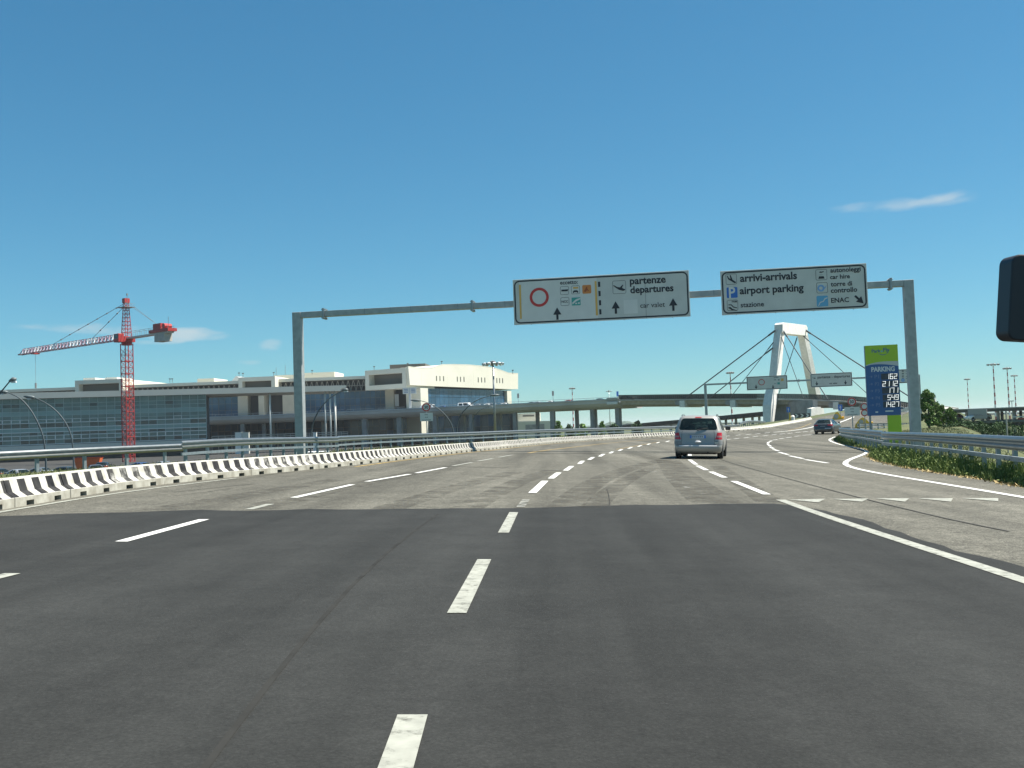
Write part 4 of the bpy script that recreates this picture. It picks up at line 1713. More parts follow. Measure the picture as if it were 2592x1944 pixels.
LL = [(1944.5, 1086, 250), (1945.5, 1072, 250.5), (1948, 1025, 252), (1952, 1000, 253), (1962, 950, 254.5), (1968.5, 880, 256), (1974.5, 832, 257.5), (1976, 824, 257.5)]
LS = [(1.45, 2.1), (1.45, 2.1), (2.3, 2.5), (2.3, 2.3), (2.1, 2.1), (2.0, 2.0), (1.9, 1.9), (1.9, 1.9)]
L3 = [(cpt(*q), a, n_) for q, (a, n_) in zip(LL, LS)]
leg(L3, M_WCONC)
RL = [(2081, 1086, 277), (2068, 1025, 275.5), (2062, 996, 274.5), (2051, 945, 272), (2039, 885, 269), (2029, 835, 267), (2027, 824, 267)]
RS = [(1.5, 2.1), (2.2, 2.3), (2.3, 2.3), (2.1, 2.1), (2.0, 2.0), (1.9, 1.9), (1.9, 1.9)]
leg([(cpt(*q), a, n_) for q, (a, n_) in zip(RL, RS)], M_WCONC)
# head beam between the legs
A, Bq = Vector(cpt(1974.5, 837, 257.5)), Vector(cpt(2029, 837, 267))
zt, zb2 = cpt(2000, 820.5, 262)[2], cpt(2000, 848, 262)[2]
dx = (Bq - A)
dx.z = 0
ln = dx.length
dx.normalize()
mm = Matrix((dx, Vector((-dx.y, dx.x, 0)), Vector((0, 0, 1)))).transposed().to_4x4()
mm.translation = Vector((A.x, A.y, 0))
build('pylon_head', MB().prism([(-1.0, zt - .5), (-.3, zt), (ln + .3, zt), (ln + 1.0, zt - .6), (ln + .75, zb2 + .2), (ln + .3, zb2), (-.3, zb2), (-1.2, zb2 + .2)], -1.25, 1.0, mm), M_WCONC, t, world=True, bevel=.04)

LTOP, RTOP = 257.5, 267.5


def cable(a, b, r=.13):
    build('stay_cable', MB().tube([a, b], r, 6), M_CABLE, t, world=True)
    d = (b - a).normalized()
    build('cable_sleeve', MB().tube([a + d * .2, a + d * 2.2], r * 1.6, 6), M_CABLE, t, world=True)


def edge(u, v, off, z=.1):
    p, d = path_at_u(u, br_)
    dd = Vector((d.x, d.y, 0)).normalized()
    return p + Vector((dd.y, -dd.x, 0)) * off + Vector((0, 0, z))


cable(P(1963, 836, 256.6), edge(1735, 1005, .7), .16)
cable(P(1957, 880, 255), edge(1797, 1005, .7), .13)
cable(P(1958, 866, 255), edge(1850, 1008, .7), .09)
cable(P(1982, 836, 256.4), edge(2099, 1005, .7), .13)
cable(P(1977, 852, 255.6), edge(2038, 1004, .7), .08)
cable(P(2036, 834, 266.5), edge(2232, 1010, -WB - .6), .16)
cable(P(2033, 850, 266.5), edge(2152, 1005, -WB - .6), .09)
cable(P(2018, 853, 266.5), edge(1925, 1005, -WB - .6), .10)
# wall under the deck and light pier
a, b_ = P(1950, 1070, 262), P(2060, 1070, 240)
mb = MB()
d = (b_ - a)
d.z = 0
ang = math.atan2(d.y, d.x)
mm = Matrix.Translation((a.x, a.y, 0)) @ Matrix.Rotation(ang, 4, 'Z')
build('abutment_wall', MB().box((0, 0, -3), (d.length, 1.2, 5.5), mm), M_CONCD, t, world=True)
a, b_ = P(2055, 1064, 236), P(2086, 1064, 239)
d = b_ - a
mm = Matrix.Translation((a.x, a.y, 0)) @ Matrix.Rotation(math.radians(38), 4, 'Z')
wp = 1.75
build('pier_slab', MB().prism([(-.75, -3), (.0, 3.5), (wp, 3.7), (wp, -3)], 0, 1.2, mm), M_WCONC, t, world=True)
build('pier_slab', MB().box((wp + .04, 0, -3), (wp * 2, 1.2, 3.8), mm), M_WCONC, t, world=True)

# dark ramp rising left of the pylon
t = thing('ramp', 'dark low ramp rising towards the pylon behind the silver car', 'ramp', tuple(P(1530, 1090, 330)))
pth = [P(1480, 1087, 335), P(1560, 1078.5, 328), P(1640, 1069.5, 320), P(1720, 1062.5, 312), P(1830, 1052, 302), P(1935, 1041.5, 292)]
build('ramp_deck', MB().sweep(pth, [(.2, 0), (.2, -1.15), (-7, -1.15), (-7, 0)]), mat('dark_ramp', (.05, .045, .045), .8), t, world=True)
for i, u in enumerate((1700, 1740, 1778, 1815, 1840, 1866, 1886, 1908, 1925)):
    p, d = path_at_u(u, pth)
    build('support', MB().beam((p.x, p.y + 2, -3), (p.x, p.y + 2, p.z - 1.1), .35, .7), M_CONCD, t, world=True)

# approach ramp wall behind the totem (lit side wall and parapet)
t = thing('ramp_wall', 'pale retaining wall of the descending ramp right of the totem', 'wall', tuple(P(2290, 1075, 125)))
pa = [P(2368, 1007, 200), P(2330, 1022, 197), P(2300, 1037, 194), P(2270, 1051, 191), P(2240, 1061, 188)]
mb = MB()
for p in pa:
    mb.v += [Vector((p.x, p.y, -2.9)), p, Vector((p.x + .3, p.y + .6, p.z)), Vector((p.x + .3, p.y + .6, -2.9))]
for j in range(len(pa) - 1):
    for k2 in range(4):
        q, q2 = j * 4 + k2, j * 4 + (k2 + 1) % 4
        mb.f.append((q, q2, q2 + 4, q + 4))
build('wall', mb, M_WCONC, t, world=True)
mb = MB()
for a, b_ in zip(pa, pa[1:]):
    mb.beam(a + Vector((0, -.1, .35)), b_ + Vector((0, -.1, .35)), .1, .55)
build('steel_parapet', mb, M_GALV, t, world=True)

# ------------------------------------------------------------------ terminal
FD0, FD1 = P(250, 1000, 345), P(1000, 1000, 338)
FD0.z = FD1.z = 0
fex = (FD1 - FD0).normalized()
fey = Vector((-fex.y, fex.x, 0))


class Face:
    """vertical plane; u,v -> local x,z on it"""
    def __init__(self, o, ex):
        self.o, self.ex = Vector(o), Vector(ex)
        self.ey = Vector((-ex.y, ex.x, 0))
        self.m = Matrix((self.ex, self.ey, Vector((0, 0, 1)))).transposed().to_4x4()
        self.m.translation = Vector((o[0], o[1], 0))

    def x(self, u, v=1000, off=0.0):
        d = ray(u, v)
        tt = ((self.o - CAM).dot(self.ey) + off) / d.dot(self.ey)
        p = CAM + d * tt
        return (p - self.o).dot(self.ex)

    def z(self, u, v, off=0.0):
        d = ray(u, v)
        tt = ((self.o - CAM).dot(self.ey) + off) / d.dot(self.ey)
        return (CAM + d * tt).z


T = thing('terminal', 'long cream airport terminal with framed roof blocks behind the viaduct', 'building', (FD0.x, FD0.y, -2.8))
fc = Face(FD0, fex)


def fbox(name, u0, u1, z0, z1, y0, y1, m, face=None, parent=None):
    f = face or fc
    return build(name, MB().box((f.x(u0), y0, z0), (f.x(u1), y1, z1), f.m), m, parent or T, world=True)


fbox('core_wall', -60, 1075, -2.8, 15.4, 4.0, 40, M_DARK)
fbox('floor_slab', -60, 1075, 7.0, 8.2, -12, 3.9, M_CONCD)


def curtain(u0, u1, nx_, z0, z1, nz_, mats, y=0.0, face=None, frame=M_BRONZE, wf=.10, parent=None):
    f = face or fc
    x0, x1 = f.x(u0), f.x(u1)
    for i in range(nx_):
        for j in range(nz_):
            a, b2 = x0 + (x1 - x0) * i / nx_, x0 + (x1 - x0) * (i + 1) / nx_
            c0, c1 = z0 + (z1 - z0) * j / nz_, z0 + (z1 - z0) * (j + 1) / nz_
            mb = MB().box((a + wf / 2, y + random.uniform(0, .03), c0 + wf / 2), (b2 - wf / 2, y + .08, c1 - wf / 2), f.m)
            build('pane', mb, random.choice(mats), parent or T, world=True)
    mb = MB()
    for i in range(nx_ + 1):
        a = x0 + (x1 - x0) * i / nx_
        mb.box((a - wf / 2, y - .06, z0), (a + wf / 2, y + .10, z1), f.m)
    for j in range(nz_ + 1):
        c = z0 + (z1 - z0) * j / nz_
        mb.box((x0, y - .05, c - wf / 2), (x1, y + .095, c + wf / 2), f.m)
    build('window_frame', mb, frame, parent or T, world=True)


# upper hall glazing and walls (photo positions)
curtain(520, 602, 5, 8.4, 15.2, 3, M_BGLASS[:2])
fbox('wall_pier', 604, 629, 8.3, 15.3, -1, 3, M_TWALL)
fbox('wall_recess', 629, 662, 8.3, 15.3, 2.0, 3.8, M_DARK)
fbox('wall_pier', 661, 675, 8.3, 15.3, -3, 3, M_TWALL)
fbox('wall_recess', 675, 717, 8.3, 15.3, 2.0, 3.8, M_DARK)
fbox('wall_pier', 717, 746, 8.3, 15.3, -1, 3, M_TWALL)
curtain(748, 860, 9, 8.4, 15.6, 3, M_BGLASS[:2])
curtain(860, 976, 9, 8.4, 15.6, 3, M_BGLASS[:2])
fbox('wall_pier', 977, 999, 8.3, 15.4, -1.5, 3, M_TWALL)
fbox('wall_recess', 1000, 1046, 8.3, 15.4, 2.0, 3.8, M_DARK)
fbox('notice_board', 999, 1009.5, 10.0, 14.0, -.5, -.3, M_TGREY)
fbox('wall_pier', 1045, 1066, 8.3, 15.4, -2.5, 3, M_TWALL)
# lower arrivals level behind the viaduct columns
curtain(500, 700, 12, -2.0, 6.5, 3, [M_BGLASS[0], M_BGLASS[2], M_BGLASS[2]])
curtain(702, 960, 14, -2.0, 6.5, 3, [M_BGLASS[2], M_BGLASS[2], M_BGLASS[0]])
curtain(962, 1290, 18, -2.0, 6.5, 2, [M_BGLASS[0], M_BGLASS[2], M_BGLASS[1]], y=-3)
fbox('core_wall', 1076, 1300, -2.8, 8.0, 1, 12, M_DARK)
# soffit and roof slab with trusses between the framed blocks
fbox('roof_slab', -60, 1010, 19.6, 20.6, 1, 48, M_CREAM)
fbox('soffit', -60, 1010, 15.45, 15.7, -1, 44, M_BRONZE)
mb = MB()
x0, x1 = fc.x(-60), fc.x(925)
n = 76
for i in range(n):
    a, b2 = x0 + (x1 - x0) * i / n, x0 + (x1 - x0) * (i + 1) / n
    mb.beam(fc.m @ Vector((a, 2.0, 15.75)), fc.m @ Vector(((a + b2) / 2, 2.0, 19.5)), .18)
    mb.beam(fc.m @ Vector(((a + b2) / 2, 2.0, 19.5)), fc.m @ Vector((b2, 2.0, 15.75)), .18)
mb.box((x0, 1.8, 17.4), (x1, 2.0, 17.6), fc.m)
build('roof_truss', mb, mat('truss_steel', (.30, .28, .23), .6), T, world=True)
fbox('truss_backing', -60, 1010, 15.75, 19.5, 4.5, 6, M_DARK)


def frame_block(f, x0, x1, y0, y1, z0, z1, m_front, m_side, ov=1.3):
    """roof block with a deep rectangular mouth in its front"""
    mb = MB()
    mb.box((x0, y0, z1 - ov), (x1, y1, z1), f.m)
    mb.box((x0, y0, z0), (x1, y1, z0 + ov), f.m)
    mb.box((x0, y0 + .001, z0 + ov), (x0 + ov, y1, z1 - ov), f.m)
    mb.box((x1 - ov, y0 + .001, z0 + ov), (x1, y1, z1 - ov), f.m)
    build('block_frame', mb, m_front, T, world=True)
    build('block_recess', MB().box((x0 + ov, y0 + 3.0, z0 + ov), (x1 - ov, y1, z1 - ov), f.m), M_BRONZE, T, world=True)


for u0, u1, v in ((190, 311, 961), (604, 697, 954)):
    xa, xb_ = fc.x(u0, off=-3), fc.x(u1, off=-3)
    frame_block(fc, xa, xb_, -3, 45, 15.6, fc.z((u0 + u1) / 2, v, -3), M_CREAM, M_CREAM)
# right-hand framed block with long sunlit side
c0 = P(1035, 980, 325)
c1 = P(1312, 985, 386)
sx_ = (c1 - c0)
sx_.z = 0
slen = sx_.length
sx_.normalize()
fs_ = Face((c0.x, c0.y, 0), sx_)             # long side
front_dir = Vector((-sx_.y, sx_.x, 0))       # going left from the corner
ff = Face(Vector((c0.x, c0.y, 0)) + front_dir * 17.5, -front_dir)
frame_block(ff, 0, 16.45, 0, 16, 15.4, 21.9, M_CREAM, M_CREAM, 1.5)


def sz(px, py):
    """crop pixel (850,850 origin, 4.022) -> local x,z on the long side"""
    u, v = 850 + px / 4.022, 850 + py / 4.022
    return (fs_.x(u, v), fs_.z(u, v))


topl = [sz(*q) for q in ((737, 315), (840, 328), (940, 336), (990, 326), (1040, 308), (1090, 295), (1200, 293), (1350, 297), (1480, 308), (1600, 326), (1680, 350), (1760, 380), (1856, 385))]
botl = [sz(*q) for q in ((1856, 543), (1760, 543), (1600, 536), (1400, 529), (1200, 521), (945, 511), (755, 501))]
mb = MB().prism([(max(0.0, p[0]), p[1]) for p in topl + botl], 0, 1.0, fs_.m)
build('side_block', mb, M_CREAM, T, world=True)
pr2 = [(max(16.1, p[0]), p[1] - .02) for p in topl if p[0] > 8] + [(max(16.1, p[0]), p[1]) for p in botl if p[0] > 8]
build('roof_volume', MB().prism(pr2, 1.01, 17.4, fs_.m), M_CREAM, T, world=True)
mb = MB()
for a, b2 in zip(topl, topl[1:]):
    mb.beam(fs_.m @ Vector((a[0], .10, a[1] + .08)), fs_.m @ Vector((b2[0], .10, b2[1] + .08)), .26, .2)
build('roof_coping', mb, M_CREAM, T, world=True)
for xc in (1025, 1060, 1097, 1237, 1270, 1305, 1450, 1484, 1517, 1639, 1668, 1698):
    yo = (xc - 1025) * .035
    p, q = sz(xc - 5, 408 + yo), sz(xc + 5, 458 + yo)
    build('slit_window', MB().box((p[0], -.05, q[1]), (q[0], .15, p[1]), fs_.m), mat('slit_dark', (.10, .10, .08), .5), T, world=True)
for xc in (870, 1130, 1400, 1650):
    p, q = sz(xc, 340), sz(xc, 505)
    build('cladding_joint', MB().box((p[0] - .04, -.012, q[1]), (p[0] + .04, .0, p[1]), fs_.m), mat('joint_grey', (.62, .59, .47), .7), T, world=True)
# glazing under the long side
xg0, xg1 = sz(955, 520)[0], sz(1745, 600)[0]
ng = 20
for i in range(ng):
    for j in range(2):
        a, b2 = xg0 + (xg1 - xg0) * i / ng, xg0 + (xg1 - xg0) * (i + 1) / ng
        zz0, zz1 = (8.4, 12.6) if j == 0 else (12.7, 15.6)
        build('pane', MB().box((a + .04, 1.2 + random.uniform(0, .03), zz0), (b2 - .04, 1.3, zz1), fs_.m), random.choice([M_BGLASS[0], M_BGLASS[1], M_BGLASS[0]]), T, world=True)
build('core_wall', MB().box((xg0, 1.5, -2.8), (xg1, 14, 15.5), fs_.m), M_DARK, T, world=True)
p = sz(1750, 560)
build('corner_pier', MB().box((p[0], .3, 0), (p[0] + 3.2, 4, 15.6), fs_.m), M_CREAM, T, world=True)
a_, b3 = sz(868, 600)[0], sz(945, 600)[0]
build('corner_pier', MB().box((a_, .2, 0), (b3, 6, 15.5), fs_.m), M_CREAM, T, world=True)
# small roof structures
for u0, u1, v0, v1, m in ((503, 545, 960, 970, M_CREAM), (760, 850, 946, 962, M_CREAM), (215, 245, 957, 961, M_SIGNW), (270, 300, 956, 960, M_SIGNW), (697, 752, 952, 970, M_CREAM), (990, 1080, 926, 934, M_BRONZE)):
    D_ = 372
    zz1 = P((u0 + u1) / 2, v0, D_).z
    a, b2 = P(u0, v0, D_), P(u1, v0, D_)
    build('roof_house', MB().box((fc.x(u0, off=25), 24, 19), (fc.x(u1, off=25), 38, zz1), fc.m), m, T, world=True)
for u, v in ((947, 929), (1032, 921), (1118, 916), (1298, 938), (605, 945), (615, 946), (693, 944), (790, 939), (430, 960), (436, 960)):
    p = P(u, v + 9, 345)
    q = P(u, v, 345)
    build('roof_lamp', MB().beam(p, q, .12).box(q - Vector((.35, .1, 0)), q + Vector((.35, .1, .25))), M_BRONZE, T, world=True)
for u, v0 in ((699, 930), (722, 925)):
    build('antenna', MB().tube([P(u, 955, 370), P(u, v0, 370)], .06, 5), M_BRONZE, T, world=True)
# slanted glazed roof light
a = fc.x(577, off=20)
b2 = fc.x(604, off=20)
build('roof_light', MB().prism([(a, 20), (b2, 20), (b2, 23.2), (b2 - .8, 23.4), (a + 1.5, 21.8)], 20, 30, fc.m), M_TGREY, T, world=True)

# glass office building with the long flat canopy
go = P(0, 1000, 252)
ge = P(875, 1000, 272)
go.z = ge.z = 0
gex = (ge - go).normalized()
gf = Face(go, gex)
GB = thing('glass_office_building', 'green glass office block with long flat pale canopy at the left', 'building', (go.x, go.y, -2.8))


def gbox(name, u0, u1, z0, z1, y0, y1, m):
    return build(name, MB().box((gf.x(u0), y0, z0), (gf.x(u1), y1, z1), gf.m), m, GB, world=True)


zt_, zb3 = gf.z(400, 987) + .0, gf.z(400, 1001.5)
gbox('canopy', -120, 862, zb3, zt_, -1.4, 16, M_FASC)
xe = gf.x(862)
build('canopy_tip', MB().prism([(xe + .002, zb3 + .5), (xe + .002, zt_), (gf.x(876), zt_), (gf.x(876), zb3 + .9)], -1.4, 16, gf.m), M_FASC, GB, world=True)
zf0 = gf.z(260, 1119.5)
build('core', MB().box((gf.x(-120), .6, zf0 - .2), (gf.x(521), 16, zb3 - .002), gf.m), M_DARK, GB, world=True)
gbox('plinth', -120, 523, zf0 - 1.6, zf0 - .22, -.25, 16, M_FASC)
gbox('plinth_shade', -120, 523, -2.8, zf0 - 1.61, 1.5, 15, M_DARK)  # near-black box: shade under the building put in as colour
xs0, xs1 = gf.x(-108), gf.x(521)
NP = 29
rows = []   # (z fraction from top, kind)
H = zb3 - zf0
lay = [(0, .115, 'g'), (.115, .20, 'w'), (.20, .285, 'g'), (.285, .375, 'b'), (.375, .46, 'g'), (.46, .535, 'w'), (.535, .645, 'd'), (.645, .735, 'b'), (.735, .81, 'd'), (.81, .90, 'w'), (.90, 1.0, 'd')]
fm, wfm = MB(), MB()
pw = (xs1 - xs0) / NP
for i in range(NP):
    a, b2 = xs0 + pw * i, xs0 + pw * (i + 1)
    odd = random.random()
    for f0, f1, kd in lay:
        zz1, zz0 = zb3 - H * f0, zb3 - H * f1
        if kd == 'b':
            m = M_BAND
        elif kd == 'd':
            m = random.choice([M_GGLASS[3], M_GGLASS[3], M_GGLASS[0], M_GGLASS[1]])
        elif kd == 'w' and f0 < .3:
            m = M_GGLASS[3] if odd < .22 else M_GGLASS[0]
        else:
            m = random.choice(M_GGLASS[:3])
        y_ = random.uniform(0, .02)
        build('pane', MB().box((a + .05, y_, zz0 + .04), (b2 - .05, .12, zz1 - .04), gf.m), m, GB, world=True)
        if kd == 'w' and f0 > .3 and random.random() < .5:
            for q in ((a, a + .12), (b2 - .12, b2)):
                wfm.box((q[0], -.14, zz0), (q[1], -.07, zz1), gf.m)
            wfm.box((a, -.14, zz0 - .05), (b2, -.07, zz0 + .07), gf.m)
            wfm.box((a, -.14, zz1 - .07), (b2, -.07, zz1 + .05), gf.m)
for i in range(NP + 1):
    a = xs0 + pw * i
    fm.box((a - .05, -.06, zf0), (a + .05, .13, zb3 - .003), gf.m)
for f0, f1, kd in lay:
    c = zb3 - H * f1
    (fm if f0 < .4 else wfm).box((xs0, -.05 if f0 < .4 else -.065, c - (.04 if f0 < .4 else .085)), (xs1, .125, c + (.04 if f0 < .4 else .085)), gf.m)
build('mullion_grid', fm, M_MULL, GB, world=True)
build('opening_sash', wfm, M_WFRAME, GB, world=True)
# slim canopy columns, lit at the foot
for u, w_ in ((683, 5), (822.5, 4.5), (835.5, 4.5), (847.5, 5.5)):
    xx = gf.x(u)
    rr = w_ * 270 / F / 2
    mb = MB().tube([gf.m @ Vector((xx, .4, -2.9)), gf.m @ Vector((xx, .4, zb3 - .01))], rr, 12)
    build('column', mb, mat('column_paint', (.62, .61, .56), .6), GB, smooth=True, world=True)
# walkway railings by the columns
mb = MB()
for zz in (P(700, 1104, 262).z, P(700, 1099, 262).z):
    mb.beam(gf.m @ Vector((gf.x(535), -2.2, zz)), gf.m @ Vector((gf.x(876), -2.2, zz)), .16)
for i in range(22):
    xx = gf.x(535) + (gf.x(876) - gf.x(535)) * i / 21
    mb.beam(gf.m @ Vector((xx, -2.2, -2.8)), gf.m @ Vector((xx, -2.2, P(700, 1099, 262).z)), .08)
RLG = thing('walkway_railing', 'pale two-bar railing at the foot of the slim columns', 'railing', tuple(gf.m @ Vector((gf.x(700), -2.2, -2.8))))
build('bars', mb, M_GALV, RLG, world=True)
for u, m in ((604, M_SIGNW), (622, M_FASC), (797, M_SIGNW)):
    p = P(u, 1100, 260)
    t = thing('utility_box', {604: 'white utility cabinet left of the grey one by the railing', 622: 'grey utility cabinet by the walkway railing', 797: 'small white cabinet left of three slim columns'}[u], 'cabinet', (p.x, p.y, -2.8))
    h_ = P(u, 1094, 260).z + 2.8
    wd = .85 if u != 797 else .45
    build('casing', MB().box((-wd, -.3, 0), (wd, .5, h_ - .1)), m, t, bevel=.04)
    build('lid', MB().box((-wd - .06, -.36, h_ - .098), (wd + .06, .56, h_)), m, t)

# cream buildings seen under the viaduct
t = thing('low_building', 'low cream building seen between the viaduct columns', 'building', tuple(P(1340, 1080, 430)))
for q in ((1306, 1368, 1047, 1068, 430), (1310, 1394, 1068, 1092, 424)):
    a, b2 = P(q[0], 1080, q[4]), P(q[1], 1080, q[4])
    build('wall', MB().box((a.x, a.y, -2.8), (b2.x, a.y + 14, P(q[0], q[2], q[4]).z)), M_CREAM, t, world=True)
for q in ((1324, 1353, 1051, 1055, 429.9), (1346, 1352, 1055, 1067, 429.9), (1330, 1378, 1075, 1090, 423.9)):
    a, b2 = P(q[0], 1080, q[4]), P(q[1], 1080, q[4])
    build('window', MB().box((a.x, a.y - .1, P(q[0], q[3], q[4]).z), (b2.x, a.y + .05, P(q[0], q[2], q[4]).z)), M_BRONZE if q[2] < 1060 else M_CONCD, t, world=True)

# far hills / wood on the skyline
mb = MB()
def hill(u, v):
    return P(u, v, 1500)
prof = [(1380, 1090), (1420, 1083), (1470, 1080), (1535, 1073), (1550, 1066.5), (1562, 1068), (1575, 1069), (1588, 1064.5), (1602, 1066), (1618, 1072), (1640, 1073), (1700, 1072), (1800, 1070), (1900, 1068), (2050, 1062), (2200, 1056), (2400, 1048), (2700, 1038)]
for u, v in prof:
    p = hill(u, v)
    for k_, zz in ((0, -3), (0, p.z * .6 - 1), (60, p.z), (500, -3)):
        mb.v.append(Vector((p.x, p.y + k_, zz)))
for j in range(len(prof) - 1):
    for k2 in range(3):
        q = j * 4 + k2
        mb.f.append((q, q + 4, q + 5, q + 1))
tag(build('hills', mb, mat('far_wood', (.055, .085, .06), .9, noise=(.01, .3)), smooth=False), 'low wooded rise on the skyline', kind='structure')

# ------------------------------------------------------------------ crane
CB = P(326, 1164, 205)
CBz = -2.8
t = thing('tower_crane', 'red tower crane with white and red jib above the glass building', 'crane', (CB.x, CB.y, CBz))
jt = P(56, 886, 233)
jd = Vector((jt.x - CB.x, jt.y - CB.y, 0)).normalized()
jn = Vector((-jd.y, jd.x, 0))
ztop = P(322, 850, 205).z
zap = P(330, 752.5, 205).z
rm = Matrix((jd, jn, Vector((0, 0, 1)))).transposed().to_4x4()
rm.translation = Vector((CB.x, CB.y, 0))


def C(x, y, z):
    return rm @ Vector((x, y, z))


mw_ = 1.7 / 2
mb = MB()
for sx2, sy2 in ((-1, -1), (1, -1), (1, 1), (-1, 1)):
    mb.beam(C(sx2 * mw_, sy2 * mw_, CBz), C(sx2 * mw_, sy2 * mw_, ztop - 1.5), .15)
build('mast_chords', mb, M_CRED, t, world=True)
mb = MB()
z = CBz
st = 1.27
cs = [(-1, -1), (1, -1), (1, 1), (-1, 1)]
ix = 0
while z + st < ztop - 1.4:
    for i in range(4):
        (a, b2), (c, d2) = cs[i], cs[(i + 1) % 4]
        mb.beam(C(a * mw_, b2 * mw_, z), C(c * mw_, d2 * mw_, z), .07 if ix % 2 else .14)
        mb.beam(C(a * mw_, b2 * mw_, z), C(c * mw_, d2 * mw_, z + st), .045)
        mb.beam(C(c * mw_, d2 * mw_, z), C(a * mw_, b2 * mw_, z + st), .045)
    z += st
    ix += 1
build('mast_lacing', mb, M_CRED, t, world=True)
build('slewing_unit', MB().tube([C(0, 0, ztop - 1.8), C(0, 0, ztop - 1.2)], 1.05, 14).box((-1.2, -1.2, ztop - 1.19), (1.2, 1.2, ztop - .1), rm), M_CRED, t, world=True)
cab = build('cab', MB().box((-1.2, 1.25, ztop - 1.3), (.6, 2.5, ztop + .4), rm), M_CRED, t, world=True, bevel=.05)
cab2 = build('cab_window', MB().box((-1.0, 2.505, ztop - .6), (.4, 2.52, ztop + .25), rm), M_GLASSD, t, world=True)
# apex tower
mb = MB()
ax_ = [(-.75, -.7), (.75, -.7), (.75, .7), (-.75, .7)]
za = zap - .9
for a, b2 in ax_:
    mb.beam(C(a, b2, ztop - .1), C(a * .45, b2 * .55, za), .11)
n = 9
for k_ in range(n):
    f0, f1 = k_ / n, (k_ + 1) / n
    for i in range(4):
        p0, p1 = ax_[i], ax_[(i + 1) % 4]
        s0, s1 = 1 - .5 * f0, 1 - .5 * f1
        z0_, z1_ = ztop + (za - ztop) * f0, ztop + (za - ztop) * f1
        mb.beam(C(p0[0] * s0, p0[1] * s0, z0_), C(p1[0] * s1, p1[1] * s1, z1_), .045)
        mb.beam(C(p0[0] * s1, p0[1] * s1, z1_), C(p1[0] * s1, p1[1] * s1, z1_), .08)
build('apex_tower', mb, M_CRED, t, world=True)
build('apex_platform', MB().box((-1.5, -1.2, za - 1.0), (1.5, 1.2, za - .9), rm).box((-1.45, -1.2, za - .3), (-1.4, 1.2, za - .25), rm), M_CAPS, t, world=True)
build('apex_head', MB().box((-.5, -.55, za), (.5, .55, zap), rm), M_CRED, t, world=True)
build('apex_mast', MB().beam(C(-1.45, .6, za - .9), C(-1.45, .6, zap + .5), .07).box((-1.6, .5, zap + .4), (-1.35, .7, zap + .8), rm), M_CAPS, t, world=True)
# jib, white and red bays
JL = Vector((jt.x - CB.x, jt.y - CB.y, 0)).length
nb = 30
jh, jw = 1.25, .62
zj = ztop - .55


def jibz(x):
    return zj


for cname, bays, m in (('jib_white_bays', lambda i: i in (0, 1, 2, 7, 8, 9, 12, 13, 14, 19, 20, 24, 25, 28), M_CWHITE), ('jib_red_bays', lambda i: i not in (0, 1, 2, 7, 8, 9, 12, 13, 14, 19, 20, 24, 25, 28), mat('jib_mauve', (.50, .36, .42), .5))):
    mb = MB()
    for i in range(nb):
        if not bays(i):
            continue
        xa, xb_ = 1.3 + (JL - 1.3) * i / nb, 1.3 + (JL - 1.3) * (i + 1) / nb
        xm = (xa + xb_) / 2
        for s_ in (-1, 1):
            mb.beam(C(xa, s_ * jw, zj), C(xm, 0, zj + jh), .15)
            mb.beam(C(xm, 0, zj + jh), C(xb_, s_ * jw, zj), .15)
        mb.beam(C(xa, -jw, zj), C(xa, jw, zj), .10)
    build(cname, mb, m, t, world=True)
mb = MB()
for s_ in (-1, 1):
    mb.beam(C(1.2, s_ * jw, zj), C(JL + .8, s_ * jw, zj), .11)
mb.beam(C(1.2, 0, zj + jh), C(JL - .6, 0, zj + jh), .11)
build('jib_chords', mb, M_CRED, t, world=True)
build('jib_tip', MB().box((JL, -.5, zj - .1), (JL + .9, .5, zj + .2), rm), M_CAPS, t, world=True)
xt = JL * .86
build('trolley', MB().box((xt - .7, -.7, zj - .35), (xt + .7, .7, zj - .1), rm), M_CRED, t, world=True)
zh = P(96, 970, 230).z
build('hoist_rope', MB().tube([C(xt, 0, zj - .3), C(xt, 0, zh)], .035, 4), M_CAPS, t, world=True)
build('hook_block', MB().box((xt - .15, -.15, zh - 1.2), (xt + .15, .15, zh), rm), M_CAPS, t, world=True)
# counter-jib
cl = 15.5
build('counter_jib', MB().box((-cl, -.7, zj - .05), (-1.2, .7, zj + .25), rm), mat('counter_grey', (.50, .50, .48), .6), t, world=True)
mb = MB()
for s_ in (-1, 1):
    mb.beam(C(-1.2, s_ * .7, zj + 1.3), C(-cl, s_ * .7, zj + 1.3), .05)
    for i in range(10):
        x_ = -1.2 - (cl - 1.2) * i / 9
        mb.beam(C(x_, s_ * .7, zj + .25), C(x_, s_ * .7, zj + 1.3), .05)
build('handrail', mb, M_CAPS, t, world=True)
build('counter_frame', MB().box((-cl - .6, -1.0, zj + .26), (-cl + 6, 1.0, zj + .85), rm), M_CRED, t, world=True)
build('winch', MB().tube([C(-cl + 1.2, -.8, zj + 1.35), C(-cl + 1.2, .8, zj + 1.35)], .5, 10).box((-cl + 2.2, -.8, zj + .86), (-cl + 4.8, .8, zj + 2.0), rm), M_CRED, t, world=True)
build('counterweight', MB().box((-cl + .9, -.9, zj - 1.55), (-cl + 2.6, .9, zj - .06), rm), M_CONC, t, world=True)
build('counterweight', MB().box((-cl + 2.65, -.9, zj - 1.55), (-cl + 4.2, .9, zj - .06), rm), M_CONC, t, world=True)
build('aerial', MB().beam(C(-cl - .5, .8, zj + .8), C(-cl - .5, .8, zj + 3.0), .06), M_CAPS, t, world=True)
